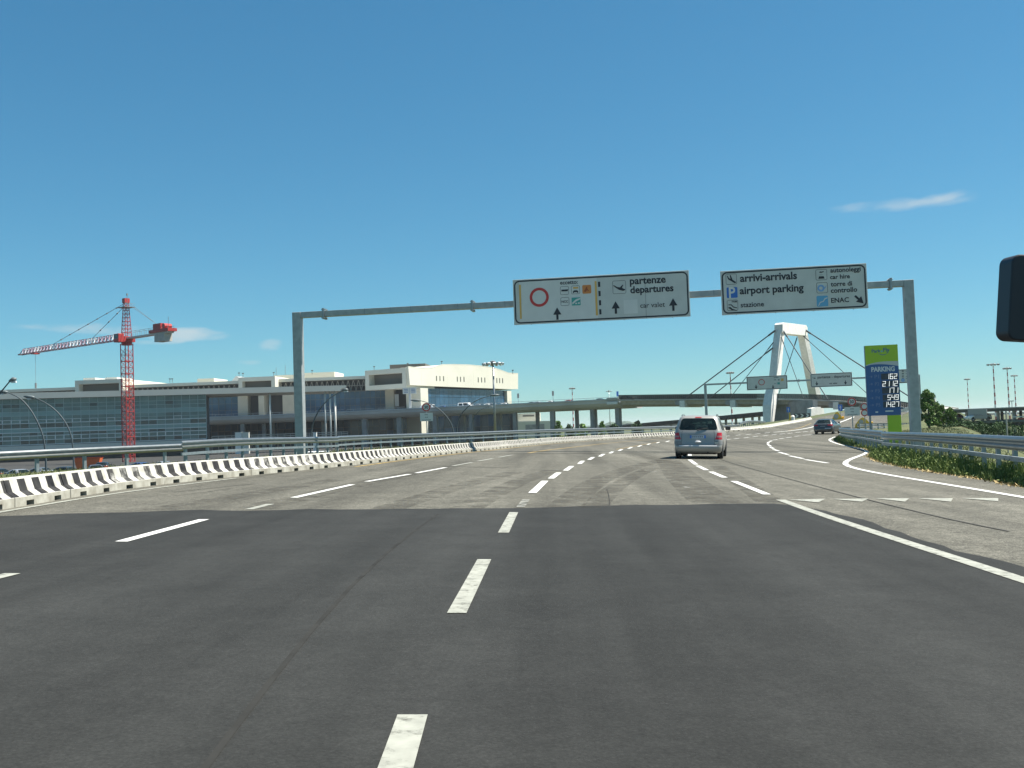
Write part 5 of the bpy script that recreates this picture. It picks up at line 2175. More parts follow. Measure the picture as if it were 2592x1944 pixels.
for a, b2, r_ in ((C(-.2, 0, zap - .8), C(JL * .68, 0, zj + jh), .05), (C(0, 0, zap - 1.3), C(JL * .30, 0, zj + jh), .05), (C(-.4, .4, zap - .8), C(-cl + 1.5, .6, zj + .8), .035), (C(-.4, -.4, zap - .8), C(-cl + 3.2, -.6, zj + .8), .035)):
    mb = MB().tube([a, b2], r_, 5)
    if r_ > .04:
        k_ = int((b2 - a).length / 3.5)
        for i in range(1, k_):
            p = a.lerp(b2, i / k_)
            q = (b2 - a).normalized() * .25
            mb.tube([p - q, p + q], .13, 5)
    build('tie_bar', mb, M_CAPS, t, world=True)

# ------------------------------------------------------------------ lamps
def street_lamp(label, base_uv, head_uv, D, ctrl, head_len=.9, group='curved street lamps', heads=1, Dh=None):
    Dh = Dh or D
    pb, ph = P(base_uv[0], base_uv[1], D), P(head_uv[0], head_uv[1], Dh)
    zg_ = gz(pb.x, pb.y)
    t = thing('street_lamp', label, 'street lamp', (pb.x, pb.y, zg_), 0, group)
    pts_ = [Vector((pb.x, pb.y, zg_ - .2)), pb] + [P(*c) for c in ctrl] + [ph]
    q = [pts_[0]]
    for a, b2 in zip(pts_, pts_[1:]):
        q += [a.lerp(b2, i / 5) for i in range(1, 6)]
    for _ in range(8):
        q = [q[0]] + [(q[i - 1] + q[i] * 2 + q[i + 1]) / 4 for i in range(1, len(q) - 1)] + [q[-1]]
    n_ = len(q)
    build('pole', MB().tube(q, [.10 - .055 * i / n_ for i in range(n_)], 8), mat('lamp_pole', (.045, .065, .075), .6, 0), t, smooth=True, world=True)
    d = (q[-1] - q[-3]).normalized()
    d.z *= .3
    d.normalize()
    a = q[-1]
    build('lamp_head', MB().tube([a - d * .1, a + d * .15, a + d * head_len * .6, a + d * head_len], [.07, .17, .2, .05], 10), mat('lamp_head_grey', (.10, .125, .13), .5, 0), t, smooth=True, world=True)
    build('lamp_glass', MB().box(a + d * .2 + Vector((-.1, -.1, -.22)), a + d * head_len * .75 + Vector((.1, .1, -.15))), M_PALE, t, world=True)
    return t


street_lamp('street lamp with its head against the sky at the left picture edge', (-70, 1160), (26, 964), 76, [(-48, 1080, 76), (-12, 1008, 76)], .5)
street_lamp('arched street lamp in front of the glass block, left of the crane', (116, 1130), (18, 993), 96, [(104, 1085, 96), (78, 1035, 96), (50, 1005, 96)], .9)
street_lamp('arched street lamp with pale head, second left of the crane mast', (186, 1126), (86, 1006), 108, [(176, 1085, 108), (150, 1045, 108), (118, 1020, 108)], 1.1)
street_lamp('arched street lamp right of the gantry post, reaching to the canopy tip', (785, 1100), (868, 988), 112, [(794, 1062, 112), (812, 1030, 112), (836, 1005, 112)], .6)
street_lamp('thin arched lamp with head left, behind the left speed sign', (1150, 1085), (1062, 1014), 160, [(1133, 1055, 160), (1108, 1032, 160), (1082, 1018, 160)], 1.4)
street_lamp('arched lamp beside the tall mast reaching right over the viaduct', (1155, 1078), (1242, 1001.5), 150, [(1164, 1052, 150), (1185, 1027, 150), (1212, 1009, 150)], 1.3)
street_lamp('smaller arched lamp behind the tall mast', (1192, 1080), (1236, 1030), 225, [(1197, 1060, 225), (1208, 1044, 225), (1221, 1034, 225)], 1.2)


def high_mast(label, u, vtop, D, banded, zbase=-2.8, rad=1.75, group=None, nl=10, w=.22):
    p = P(u, vtop, D)
    t = thing('light_mast', label, 'light mast', (p.x, p.y, zbase), 0, group)
    h = p.z - zbase
    if banded:
        nb_ = 14
        red, wh = MB(), MB()
        for i in range(nb_):
            z0_, z1_ = (h - .8) * i / nb_, (h - .8) * (i + 1) / nb_
            r0, r1 = w * (1.9 - .9 * i / nb_), w * (1.9 - .9 * (i + 1) / nb_)
            (red if i % 2 == 0 else wh).tube([(0, 0, z0_), (0, 0, z1_)], [r0, r1], 8)
        build('red_bands', red, mat('mast_red', (.35, .05, .04), .6), t)
        build('white_bands', wh, M_CWHITE, t)
    else:
        build('pole', MB().tube([(0, 0, 0), (0, 0, h - .6)], [w * 1.3, w * .7], 10), M_GALV, t, smooth=True)
    mb = MB()
    n_ = 20
    vs = []
    for r_, z_ in ((rad, h - .55), (rad, h - .42), (rad * .8, h - .42), (rad * .8, h - .55)):
        vs += [(r_ * math.cos(2 * math.pi * i / n_), r_ * math.sin(2 * math.pi * i / n_), z_) for i in range(n_)]
    mb.add(vs, [(a * n_ + i, a * n_ + (i + 1) % n_, ((a + 1) % 4) * n_ + (i + 1) % n_, ((a + 1) % 4) * n_ + i) for a in range(4) for i in range(n_)])
    for i in range(4):
        a = math.pi * i / 4
        mb.beam((rad * math.cos(a), rad * math.sin(a), h - .48), (-rad * math.cos(a), -rad * math.sin(a), h - .48), .1)
    build('head_ring', mb, M_CAPS, t)
    build('head_cap', MB().tube([(0, 0, h - .6), (0, 0, h - .1), (0, 0, h)], [.45, .5, .2] if not banded else [1.0, 1.1, .6], 10), M_CAPS, t)
    for i in range(nl):
        a = 2 * math.pi * i / nl + .2
        c_, s_ = math.cos(a), math.sin(a)
        m_ = Matrix.Translation((c_ * rad * 1.03, s_ * rad * 1.03, h - .58)) @ Matrix.Rotation(a, 4, 'Z') @ Matrix.Rotation(.5, 4, 'Y')
        build('floodlight', MB().box((-.16, -.24, -.24), (.16, .24, .18), m_) if not banded else MB().box((-.3, -.36, -.3), (.3, .36, .34), m_), M_PALE if not banded else M_CAPS, t)
    return t


high_mast('tall grey light mast with round floodlight crown in front of the terminal', 1247.5, 913, 180, False, rad=1.75, w=.2, nl=12)
grp = 'red and white banded light masts'
high_mast('banded light mast just above the viaduct railing between its columns', 1448, 981, 600, True, rad=1.5, group=grp)
high_mast('banded light mast left of the bridge pylon behind the stays', 1848, 941, 500, True, rad=1.6, group=grp)
high_mast('short far banded mast, alone above the right parking deck', 2448, 958, 680, True, rad=1.6, group=grp)
high_mast('tallest banded mast with dark saucer crown on the right', 2513.5, 920, 490, True, rad=2.5, group=grp, w=.26)
high_mast('banded mast second from the right picture edge', 2549, 930, 535, True, rad=1.8, group=grp, w=.26)
high_mast('rightmost banded mast near the picture edge', 2567, 949, 640, True, rad=1.7, group=grp, w=.26)
high_mast('far faint light mast standing over the end of the viaduct', 1541, 988, 560, False, rad=1.4, nl=8, w=.18)
p = P(2561, 1016, 260)
t = thing('car_park_lamp', 'small T-shaped lamp over the parking deck roof', 'street lamp', (p.x, p.y, -2.8))
build('pole', MB().tube([(0, 0, 0), (0, 0, p.z + 2.8)], .08, 6), M_GALVD, t)
build('lamp_bar', MB().box((-.5, -.15, p.z + 2.8), (.5, .15, p.z + 2.98)), M_CAPS, t)
# small signal boxes on the viaduct
for u, v, lab in ((1311.5, 1002, 'small dark signal box on a pole where the terminal side ends'), (1399.5, 996, 'small grey signal box on the viaduct left of the far mast'), (1563, 997, 'small blue signal plate at the viaduct joint')):
    p, d = path_at_u(u, vi)
    D_ = (p - CAM).dot(FW) + 8
    q = P(u, v, D_)
    t = thing('signal_box', lab, 'signal', (q.x, q.y, p.z - .85), 0)
    build('pole', MB().tube([(0, 0, 0), (0, 0, q.z - p.z + .9)], .07, 6), M_GALVD, t)
    build('box', MB().box((-.28, -.1, q.z - p.z + .2), (.28, .12, q.z - p.z + 1.55)), M_BLUE if u > 1500 else M_CAPS, t)
# direction boards on the viaduct in front of the recess
p, d = path_at_u(1037, vi)
q = P(1037, 990, (p - CAM).dot(FW) + 5)
t = thing('direction_board', 'pair of white direction boards on a post above the viaduct', 'road sign', (q.x, q.y, p.z - .85))
build('post', MB().box((-.35, -.2, 0), (.35, .2, q.z - p.z + 1.8)), M_TGREY, t)
for sx2 in (-1, 1):
    pb = build('board', MB().box((sx2 * .15, -.3, q.z - p.z), (sx2 * 2.1, -.22, q.z - p.z + 1.9)), M_SIGNW, t)
    mb = MB()
    for k_ in range(3):
        flat(mb, [(sx2 * .5, q.z - p.z + .4 + k_ * .45), (sx2 * 1.7, q.z - p.z + .4 + k_ * .45), (sx2 * 1.7, q.z - p.z + .6 + k_ * .45), (sx2 * .5, q.z - p.z + .6 + k_ * .45)], -.31)
    build('word_line', mb, M_FADED, pb)

# ------------------------------------------------------------------ right-hand parking deck
a, b2 = P(2385, 1032, 172), P(2680, 1039, 156)
a.z = b2.z = 0
pf = Face(a, (b2 - a).normalized())
t = thing('parking_deck', 'two-level dark parking deck at the right edge of the picture', 'building', (a.x, a.y, -2.8))
L = (b2 - a).length
zt2 = P(2480, 1033.5, 166).z


def pbox(name, x0, x1, y0, y1, z0, z1, m):
    return build(name, MB().box((x0, y0, z0), (x1, y1, z1), pf.m), m, t, world=True)


pbox('roof_slab', -1, L, 0, 30, zt2 - .16, zt2, M_CONC)
pbox('roof_edge', -1, L, .15, 29.8, zt2 - .62, zt2 - .17, mat('deck_edge', (.07, .075, .07), .7))
zd = P(2480, 1066, 166).z
pbox('mid_slab', -2, L, 0, 30, zd - .3, zd, mat('mid_slab_green', (.10, .14, .13), .7))
pbox('mid_beam', 0, L, .3, 29, zd - 1.0, zd - .31, M_DARK)
for i in range(9):
    pbox('column', 1 + i * 2.7, 1.35 + i * 2.7, .6, 1.0, -2.8, zt2 - .63, M_CONCD)
for i in range(7):
    pbox('column', 1 + i * 3.4, 1.35 + i * 3.4, 16, 16.4, -2.8, zt2 - .63, M_CONCD)
pbox('crash_rail', L * .62, L, .2, .3, P(2550, 1057, 163).z, P(2550, 1054, 163).z, M_SIGNW)
pbox('crash_rail', L * .66, L, .2, .3, P(2550, 1063, 163).z, P(2550, 1058.5, 163).z, mat('deck_red', (.30, .05, .04), .6))
x0 = pf.x(2452)
x1 = pf.x(2500)
z0_, z1_ = P(2475, 1060, 164).z, P(2475, 1036.5, 164).z
t = thing('billboard', 'grey billboard hung on the edge of the parking deck', 'billboard', tuple(pf.m @ Vector(((x0 + x1) / 2, -.4, z0_))))
build('panel', MB().box((x0, -.55, z0_), (x1, -.4, z1_), pf.m), mat('billboard_grey', (.30, .32, .32), .6), t, world=True)
mb = MB()
mb.tube([pf.m @ Vector((x0 + (x1 - x0) * (.3 + .5 * i / 10), -.57, z0_ + (z1_ - z0_) * (.38 + .12 * math.sin(i * 1.9)))) for i in range(11)], .04, 4)
build('swash', mb, M_CAPS, t, world=True)
build('bracket', MB().box((x0 + .3, -.39, z0_ + .1), (x1 - .3, -.02, z0_ + .25), pf.m), M_GALVD, t, world=True)
p = P(2548, 1070, 60)
t = thing('marker_post', 'thin pale post rising behind the right guardrail', 'post', (p.x, p.y, gz(p.x, p.y)))
build('pole', MB().tube([(0, 0, -.3), (0, 0, P(2545, 1043, 60).z - t.location.z)], .045, 8), M_CONC, t)
build('cap', MB().tube([(0, 0, P(2545, 1043, 60).z - t.location.z), (0, 0, P(2545, 1042, 60).z - t.location.z + .02)], .06, 8), M_CONC, t)


# ------------------------------------------------------------------ trees and weeds
def leafquad(mb, c, s, rnd=random):
    a = Vector((rnd.gauss(0, 1), rnd.gauss(0, 1), rnd.gauss(0, 1)))
    if a.length < .01:
        a = Vector((1, 0, 0))
    a.normalize()
    b = a.cross(Vector((rnd.gauss(0, 1), rnd.gauss(0, 1), rnd.gauss(0, 1)))).normalized()
    o = len(mb.v)
    mb.v += [c - a * s, c - b * s * .55, c + a * s, c + b * s * .55]
    mb.f.append((o, o + 1, o + 2, o + 3))


def tree(label, u, vtop, D, wpx, m, zb=None, n=2600, leaf=.16, group=None, base_u=None):
    p = P(u, vtop, D)
    zb = gz(p.x, p.y) if zb is None else zb
    h = p.z - zb
    R_ = wpx * D / F / 2
    t = thing('tree', label, 'tree', (p.x, p.y, zb), 0, group)
    mb = MB().tube([(0, 0, -.2), (.05 * h * .2, 0, h * .3), (0, .05, h * .62), (0, 0, h * .86)], [.035 * h, .026 * h, .016 * h, .006 * h], 8)
    for i in range(9):
        a = i * 2.4
        z_ = h * (.28 + .055 * i)
        r_ = R_ * .75 * (1 - .3 * i / 9)
        mb.tube([(0, 0, z_), (math.cos(a) * r_ * .5, math.sin(a) * r_ * .5, z_ + h * .08), (math.cos(a) * r_, math.sin(a) * r_, z_ + h * .14)], [.014 * h, .009 * h, .003 * h], 5)
    build('trunk', mb, M_BARK, t)
    rnd = random.Random(int(u * 13))
    cl = []
    for i in range(46):
        zf = rnd.uniform(.06, .96)
        rr = R_ * (1 - max(0, (zf - .42) / .62) ** 1.5) * (.8 + .2 * min(1, zf / .3))
        a = rnd.uniform(0, 6.283)
        q = math.sqrt(rnd.random()) * .86
        cl.append((Vector((math.cos(a) * rr * q, math.sin(a) * rr * q, h * zf)), R_ * rnd.uniform(.18, .36)))
    mb = MB()
    for i in range(n):
        c, r_ = rnd.choice(cl)
        v = Vector((rnd.gauss(0, 1), rnd.gauss(0, 1), rnd.gauss(0, .85))).normalized() * r_ * (rnd.random() ** .35)
        q = c + v
        if q.z > h * .06:
            leafquad(mb, q, leaf * rnd.uniform(.6, 1.3), rnd)
    build('crown', mb, m, t, fix=False)
    return t


tree('tallest leafy tree right of the gantry post', 2347, 986, 88, 60, M_LEAF, n=11000, leaf=.085)
tree('middle bushy tree between the tall tree and the small one', 2380, 1020, 92, 46, M_LEAF, n=8000, leaf=.085)
tree('small bushy tree left of the parking deck', 2403, 1032, 90, 34, M_LEAF, n=6000, leaf=.08)
gq = 'trees seen between the viaduct columns'
tree('bright young tree between the first wide viaduct columns', 1412, 1062, 240, 26, M_LEAFL, zb=-2.8, n=900, leaf=.3, group=gq)
tree('bright young tree right of the double viaduct column', 1523, 1064, 240, 22, M_LEAFL, zb=-2.8, n=900, leaf=.3, group=gq)
tree('low mid-green tree left of the double viaduct column', 1473, 1073, 250, 34, M_LEAF, zb=-2.8, n=900, leaf=.35, group=gq)
tree('low dark tree in front of the far wooded rise', 1556, 1070, 260, 44, M_LEAFD, zb=-2.8, n=1200, leaf=.35, group=gq)
tree('low tree left of the thin red white mast foot', 1440, 1075, 255, 30, M_LEAFD, zb=-2.8, n=800, leaf=.35, group=gq)
tree('dark far tree at the left end of the low ramp', 1612, 1068, 300, 40, M_LEAFD, zb=-2.8, n=900, leaf=.4, group=gq)
tree('dark bush under the deck at the right of the slate car', 2436, 1060, 120, 60, M_LEAFD, zb=-2.8, n=1500, leaf=.2)
tree('low dark bush between the billboard and the guardrail', 2482, 1072, 100, 70, M_LEAFD, zb=-2.8, n=1500, leaf=.2)
tree('dark bush behind the marker post at the far right', 2530, 1066, 118, 60, M_LEAFD, zb=-2.8, n=1500, leaf=.2)

rnd = random.Random(11)
ha, hb = P(2405, 1085, 84), P(2720, 1085, 66)
hbase = thing('hedge', 'low uneven hedge between the right guardrail and the parking deck', 'hedge', (ha.x, ha.y, gz(ha.x, ha.y)))
mb = MB()
for i in range(9000):
    f = rnd.random()
    p = ha.lerp(hb, f)
    zt = P(2405 + 315 * f, 1074 + 5 * math.sin(f * 23) + 4 * math.sin(f * 57 + 1), 84 - 18 * f).z
    p = p + Vector((rnd.gauss(0, .35), rnd.gauss(0, .5), 0))
    z0 = gz(p.x, p.y)
    leafquad(mb, Vector((p.x, p.y, z0 + max(.2, zt - z0) * rnd.random() ** .7)), rnd.uniform(.04, .09), rnd)
build('foliage', mb, M_LEAFD, hbase, fix=False, world=True)
mb = MB()
for i in range(14):
    p = ha.lerp(hb, (i + .5) / 14)
    z0 = gz(p.x, p.y)
    mb.tube([(p.x, p.y, z0 - .1), (p.x + .1, p.y, z0 + .8)], [.04, .015], 5)
build('stems', mb, M_BARK, hbase, world=True)
rnd = random.Random(3)
mb = MB()
yy = 8.0
while yy < 80:
    xr_ = interp(XR, yy)
    dens = 1.0 + .7 * math.sin(yy * 1.7) + .4 * math.sin(yy * .63 + 1)
    step = .0045 + .00018 * max(0, yy - 20)
    d = .10 + 1.35 * rnd.random() ** 1.3
    hmax = .82 * (.30 + .20 * math.sin(yy * .9) ** 2 + .12 * math.sin(yy * 3.1)) * (1.0 if d < 1.0 else .7) * min(1, .45 + d)
    if rnd.random() < .35 + .5 * dens:
        x = xr_ + d
        z = gz(x, yy)
        for _ in range(2):
            leafquad(mb, Vector((x + rnd.gauss(0, .06), yy + rnd.gauss(0, .06), z + hmax * rnd.random() ** .8)), rnd.uniform(.012, .032) * (1 + yy / 50), rnd)
        for _ in range(5):
            bx_, by_ = x + rnd.gauss(0, .09), yy + rnd.gauss(0, .09)
            h_ = hmax * rnd.uniform(.45, 1.15)
            an_ = rnd.uniform(0, 6.28)
            c_, s_ = math.cos(an_) * .009 * (1 + yy / 25), math.sin(an_) * .009 * (1 + yy / 25)
            lx, ly = rnd.gauss(0, .12) * h_ * 2, rnd.gauss(0, .12) * h_ * 2
            o = len(mb.v)
            mb.v += [Vector((bx_ - c_, by_ - s_, z)), Vector((bx_ + c_, by_ + s_, z)), Vector((bx_ + lx, by_ + ly, z + h_))]
            mb.f.append((o, o + 1, o + 2))
    yy += step
tag(build('weeds', mb, leaf_mat('weed_green', (.04, .085, .014), (.20, .25, .065)), fix=False), 'dark green weeds and low shrubs along the right verge under the guardrail', kind='stuff')
mb = MB()
for i in range(34000):
    yy = 8 + 80 * rnd.random() ** 1.4
    x = interp(XR, yy) + .0 + 9 * rnd.random() ** 1.7
    z = gz(x, yy)
    h_ = rnd.uniform(.03, .13)
    a = rnd.uniform(0, 6.28)
    c_, s_ = math.cos(a) * .007 * (1 + yy / 30), math.sin(a) * .007 * (1 + yy / 30)
    lx, ly = rnd.gauss(0, .06), rnd.gauss(0, .06)
    o = len(mb.v)
    mb.v += [Vector((x - c_, yy - s_, z)), Vector((x + c_, yy + s_, z)), Vector((x + lx, yy + ly, z + h_))]
    mb.f.append((o, o + 1, o + 2))
for i in range(20000):
    yy = 14 + 85 * rnd.random() ** 1.3
    xl_, xq = interp(XL, yy) - .7, interp(XRAIL, yy) - 2.5
    x = xl_ + (xq - xl_) * rnd.random()
    z = gz(x, yy)
    h_ = rnd.uniform(.03, .15)
    a = rnd.uniform(0, 6.28)
    c_, s_ = math.cos(a) * .007 * (1 + yy / 30), math.sin(a) * .007 * (1 + yy / 30)
    o = len(mb.v)
    mb.v += [Vector((x - c_, yy - s_, z)), Vector((x + c_, yy + s_, z)), Vector((x + rnd.gauss(0, .06), yy + rnd.gauss(0, .06), z + h_))]
    mb.f.append((o, o + 1, o + 2))
tag(build('grass', mb, M_GRASS, fix=False), 'green and yellow grass on the verges behind barriers and guardrails', kind='stuff')
mb = MB()
for i in range(5200):
    yy = 8 + 60 * rnd.random() ** 1.5
    x = interp(XR, yy) + rnd.gauss(.04, .10) + .06 * math.sin(yy * 2.3)
    z = max(gz(x, yy), zr(x, yy) if x < interp(XR, yy) else -9)
    h_ = rnd.uniform(.015, .07)
    a = rnd.uniform(0, 6.28)
    c_, s_ = math.cos(a) * .02, math.sin(a) * .02
    o = len(mb.v)
    mb.v += [Vector((x - c_, yy - s_, z)), Vector((x + c_, yy + s_, z)), Vector((x + rnd.gauss(0, .08), yy + rnd.gauss(0, .08), z + h_))]
    mb.f.append((o, o + 1, o + 2))
tag(build('dry_grass', mb, M_STRAW, fix=False), 'straw coloured dry grass along the right asphalt edge', kind='stuff')

# ------------------------------------------------------------------ vehicles
NSEG = (8, 4, 10, 4, 8, 4, 10, 4)


def plan(yr, yf, hw, rc, bulge):
    """rounded outline, rear centre-left corner first; 52 points"""
    out = []
    ra, rf = rc
    x0, x1 = -hw, hw

    def by(x, s):
        return bulge * (1 - (x / hw) ** 2) * s
    for i in range(8):
        x = -hw + ra + (2 * hw - 2 * ra) * i / 8
        out.append((x, yr - by(x, 1) + bulge * (1 - ((hw - ra) / hw) ** 2)))
    for i in range(4):
        a = math.radians(-90 + 90 * i / 4)
        out.append((hw - ra + ra * math.cos(a), yr + ra + ra * math.sin(a)))
    for i in range(10):
        out.append((hw, yr + ra + (yf - rf - yr - ra) * i / 10))
    for i in range(4):
        a = math.radians(90 * i / 4)
        out.append((hw - rf + rf * math.cos(a), yf - rf + rf * math.sin(a)))
    for i in range(8):
        x = hw - rf - (2 * hw - 2 * rf) * i / 8
        out.append((x, yf + by(x, 1) - bulge * (1 - ((hw - rf) / hw) ** 2)))
    for i in range(4):
        a = math.radians(90 + 90 * i / 4)
        out.append((-hw + rf + rf * math.cos(a), yf - rf + rf * math.sin(a)))
    for i in range(10):
        out.append((-hw, yf - rf - (yf - rf - yr - ra) * i / 10))
    for i in range(4):
        a = math.radians(180 + 90 * i / 4)
        out.append((-hw + ra + ra * math.cos(a), yr + ra + ra * math.sin(a)))
    return out


class CarBody:
    def __init__(self, lv, bulge=.06):
        self.lv = lv   # (z, yr, yf, hw, rear corner, front corner)
        self.pl = [plan(l[1], l[2], l[3], (l[4], l[5]), bulge) for l in lv]

    def S(self, z, t, off=0.0):
        lv = self.lv
        for i in range(len(lv) - 1):
            if lv[i][0] <= z <= lv[i + 1][0]:
                break
        f = (z - lv[i][0]) / (lv[i + 1][0] - lv[i][0])
        t %= 52
        k0 = int(t)
        g = t - k0
        k1 = (k0 + 1) % 52

        def pt(i):
            a, b_ = Vector(self.pl[i][k0]), Vector(self.pl[i][k1])
            return a.lerp(b_, g)
        a, b_ = pt(i), pt(i + 1)
        q = a.lerp(b_, f)
        tv = Vector(self.pl[i][k1]) - Vector(self.pl[i][k0])
        tv = Vector((tv.x, tv.y, 0)).normalized()
        up = Vector((b_.x - a.x, b_.y - a.y, lv[i + 1][0] - lv[i][0])).normalized()
        n = tv.cross(up).normalized()
        return Vector((q.x, q.y, z)) + n * off

    def shell(self, holes):
        mb = MB()
        for i, l in enumerate(self.lv):
            mb.v += [Vector((p[0], p[1], l[0])) for p in self.pl[i]]
        for i in range(len(self.lv) - 1):
            for k_ in range(52):
                if any(i in hz and k_ in ht for hz, ht in holes):
                    continue
                k1 = (k_ + 1) % 52
                mb.f.append((i * 52 + k_, i * 52 + k1, (i + 1) * 52 + k1, (i + 1) * 52 + k_))
        mb.f.append(tuple(range(51, -1, -1)))
        n = (len(self.lv) - 1) * 52
        mb.f.append(tuple(n + k_ for k_ in range(52)))
        return mb

    def patch(self, z0, z1, t0, t1, off, nz_=4, nt_=6, tt=None):
        """piece of skin between heights z0..z1 and outline places t0..t1 (tt: places along its top edge)"""
        mb = MB()
        a1, b1 = tt or (t0, t1)
        for i in range(nz_ + 1):
            f = i / nz_
            for j in range(nt_ + 1):
                q0, q1 = t0 + (a1 - t0) * f, t1 + (b1 - t1) * f
                mb.v.append(self.S(z0 + (z1 - z0) * f, q0 + (q1 - q0) * j / nt_, off))
        for i in range(nz_):
            for j in range(nt_):
                q = i * (nt_ + 1) + j
                mb.f.append((q, q + 1, q + nt_ + 2, q + nt_ + 1))
        return mb

    def band(self, pts, off, n=10):
        """polygon given in (z, t) drawn on the skin"""
        mb = MB()
        mb.add([self.S(z, t_, off) for z, t_ in pts], [tuple(range(len(pts)))])
        return mb


def wheel(parent, x, y, r, w=.2):
    s = 1 if x > 0 else -1
    mb = MB()
    prof = [(-w / 2, r * .62), (-w / 2, r * .92), (-w * .38, r), (w * .38, r), (w / 2, r * .92), (w / 2, r * .62)]
    n = 24
    for a, rr in prof:
        mb.v += [Vector((x + a, y + rr * math.cos(2 * math.pi * i / n), r + rr * math.sin(2 * math.pi * i / n))) for i in range(n)]
    for j in range(len(prof) - 1):
        for i in range(n):
            i2 = (i + 1) % n
            mb.f.append((j * n + i, j * n + i2, (j + 1) * n + i2, (j + 1) * n + i))
    tyre = build('wheel', mb, M_RUBBER, parent, smooth=False)
    mb = MB()
    mb.tube([(x + s * w * .1, y, r), (x + s * w * .42, y, r), (x + s * w * .46, y, r)], [r * .63, r * .63, r * .5], 20)
    build('rim', mb, M_RIM, tyre)
    mb = MB()
    for i in range(5):
        a = 2 * math.pi * i / 5
        c = Vector((x + s * w * .47, y + r * .42 * math.cos(a), r + r * .42 * math.sin(a)))
        mb.box(c - Vector((.004, .035, .035)), c + Vector((.004, .035, .035)))
    build('rim_opening', mb, M_DARK, tyre)


def arch(parent, body, y, r, m):
    for s in (-1, 1):
        mb = MB()
        hw = max(l[3] for l in body.lv if l[0] < .8)
        n = 14
        o, i_ = [], []
        for k_ in range(n + 1):
            a = math.pi * k_ / n
            o.append((y + (r + .085) * math.cos(a), max(.24, r + (r + .085) * math.sin(a))))
        mb.add([(s * (hw + .004), p[0], p[1]) for p in o] + [(s * (hw - .12), p[0], p[1]) for p in o], [tuple(range(n + 1))] + [(k_, k_ + 1, k_ + n + 2, k_ + n + 1) for k_ in range(n)])
        build('wheel_arch', mb, M_DARK, parent)


def make_car(name, label, lv, holes_z, paint, glassm, wheels, r, mw, simple=False, group=None, van=False):
    t = thing(name, label, 'van' if van else 'car', mw=mw, group=group)
    body = CarBody(lv)
    rear, side_r, front, side_l = [51] + list(range(0, 9)), [range(13, 16), range(17, 21)], range(26, 34), [range(39, 43), range(44, 47)]
    holes = [(holes_z, rear), (holes_z, front)] + [(holes_z, s_) for s_ in side_r + side_l]
    build('body', body.shell(holes), paint, t, smooth=True)
    z0, z1 = lv[holes_z[0]][0], lv[holes_z[-1] + 1][0]
    for nm, (a, b_) in (('rear_window', (-1, 9)), ('windscreen', (26, 34)), ('side_window', (13, 16)), ('side_window', (17, 21)), ('side_window', (39, 43)), ('side_window', (44, 47))):
        mb = body.patch(z0, z1, a, b_, -.004, len(holes_z) * 2, 8)
        build(nm, mb, glassm, t, smooth=True)
    e_ = .004
    for zc, dz in ((z0, .11), (z1, -.11)):
        for tc_, dt_ in ((-1, 1.5), (9, -1.5)):
            mb = MB()
            pts_ = [(zc, tc_), (zc, tc_ + dt_)] + [(zc + dz * (1 - math.cos(math.radians(90 * k_ / 4))) , tc_ + dt_ * (1 - math.sin(math.radians(90 * k_ / 4)))) for k_ in range(1, 4)] + [(zc + dz, tc_)]
            mb.add([body.S(min(max(q[0], z0), z1 - 1e-4), q[1], e_) for q in pts_], [tuple(range(len(pts_)))])
            build('window_corner', mb, paint, t)
    for x in (-1, 1):
        for y_ in wheels:
            hw = max(l[3] for l in lv if l[0] < .8)
            wheel(t, x * (hw - .105), y_, r)
    for y_ in wheels:
        arch(t, body, y_, r, M_DARK)
    return t, body


def headlamps(t, body, z, dz, dt=3.2):
    for a in (22.6, 34.2):
        build('headlight', body.patch(z, z + dz, a, a + dt, .006, 2, 4), M_LAMP, t, smooth=True)


# silver people carrier
SC = [(.22, .12, 4.02, .78, .18, .3), (.30, .03, 4.12, .835, .2, .35), (.48, .0, 4.14, .855, .2, .4), (.53, .035, 4.13, .86, .2, .4), (.70, .055, 4.10, .865, .2, .42), (.92, .10, 3.92, .86, .2, .5),
      (1.01, .13, 3.15, .85, .2, .45), (1.055, .15, 3.02, .835, .2, .42), (1.22, .22, 2.66, .785, .19, .40), (1.38, .30, 2.34, .735, .18, .38), (1.49, .37, 2.12, .695, .17, .36), (1.545, .43, 2.0, .66, .17, .34),
      (1.585, .55, 1.85, .58, .2, .3), (1.605, .85, 1.6, .40, .2, .25)]
cp = G(1770.5, 1160.5)
cm = Matrix.Translation((cp.x, cp.y, cp.z)) @ Matrix.Rotation(math.radians(-12), 4, 'Z')
sl = zr(cp.x + .8, cp.y + 2) - zr(cp.x - .8, cp.y + 2)
cm = cm @ Matrix.Rotation(-math.atan2(sl, 1.6), 4, 'Y') @ Matrix.Translation((0, -.75, 0))
t, bd = make_car('car', 'silver people carrier seen from behind, driving ahead in the right lane', SC, [7, 8, 9], M_SILVER, M_GLASSC, (.75, 3.32), .30, cm)
CARPROTO = t
for a, b_, s_ in ((-3.3, .35, -1), (7.65, 11.3, 1)):
    o = build('tail_light', bd.patch(.72, .965, a, b_, .008, 4, 8, (a + .2, b_ - .75) if s_ < 0 else (a + .75, b_ - .2)), M_TAIL, t, smooth=True)
    build('tail_light_lens', bd.patch(.79, .85, a + .5, b_ - .6, .013, 2, 6), M_TAILC, o, smooth=True)
build('bumper_cap', bd.patch(.535, .66, -3.8, .5, .012, 3, 8), M_CAPS, t, smooth=True)
build('bumper_cap', bd.patch(.535, .66, 7.5, 11.8, .012, 3, 8), M_CAPS, t, smooth=True)
build('fog_lamp', bd.patch(.575, .605, 7.65, 8.8, .018, 2, 3), M_LAMP, t)
build('bumper_strip', bd.patch(.478, .496, -.3, 8.3, .014, 1, 10), M_CWHITE, t)
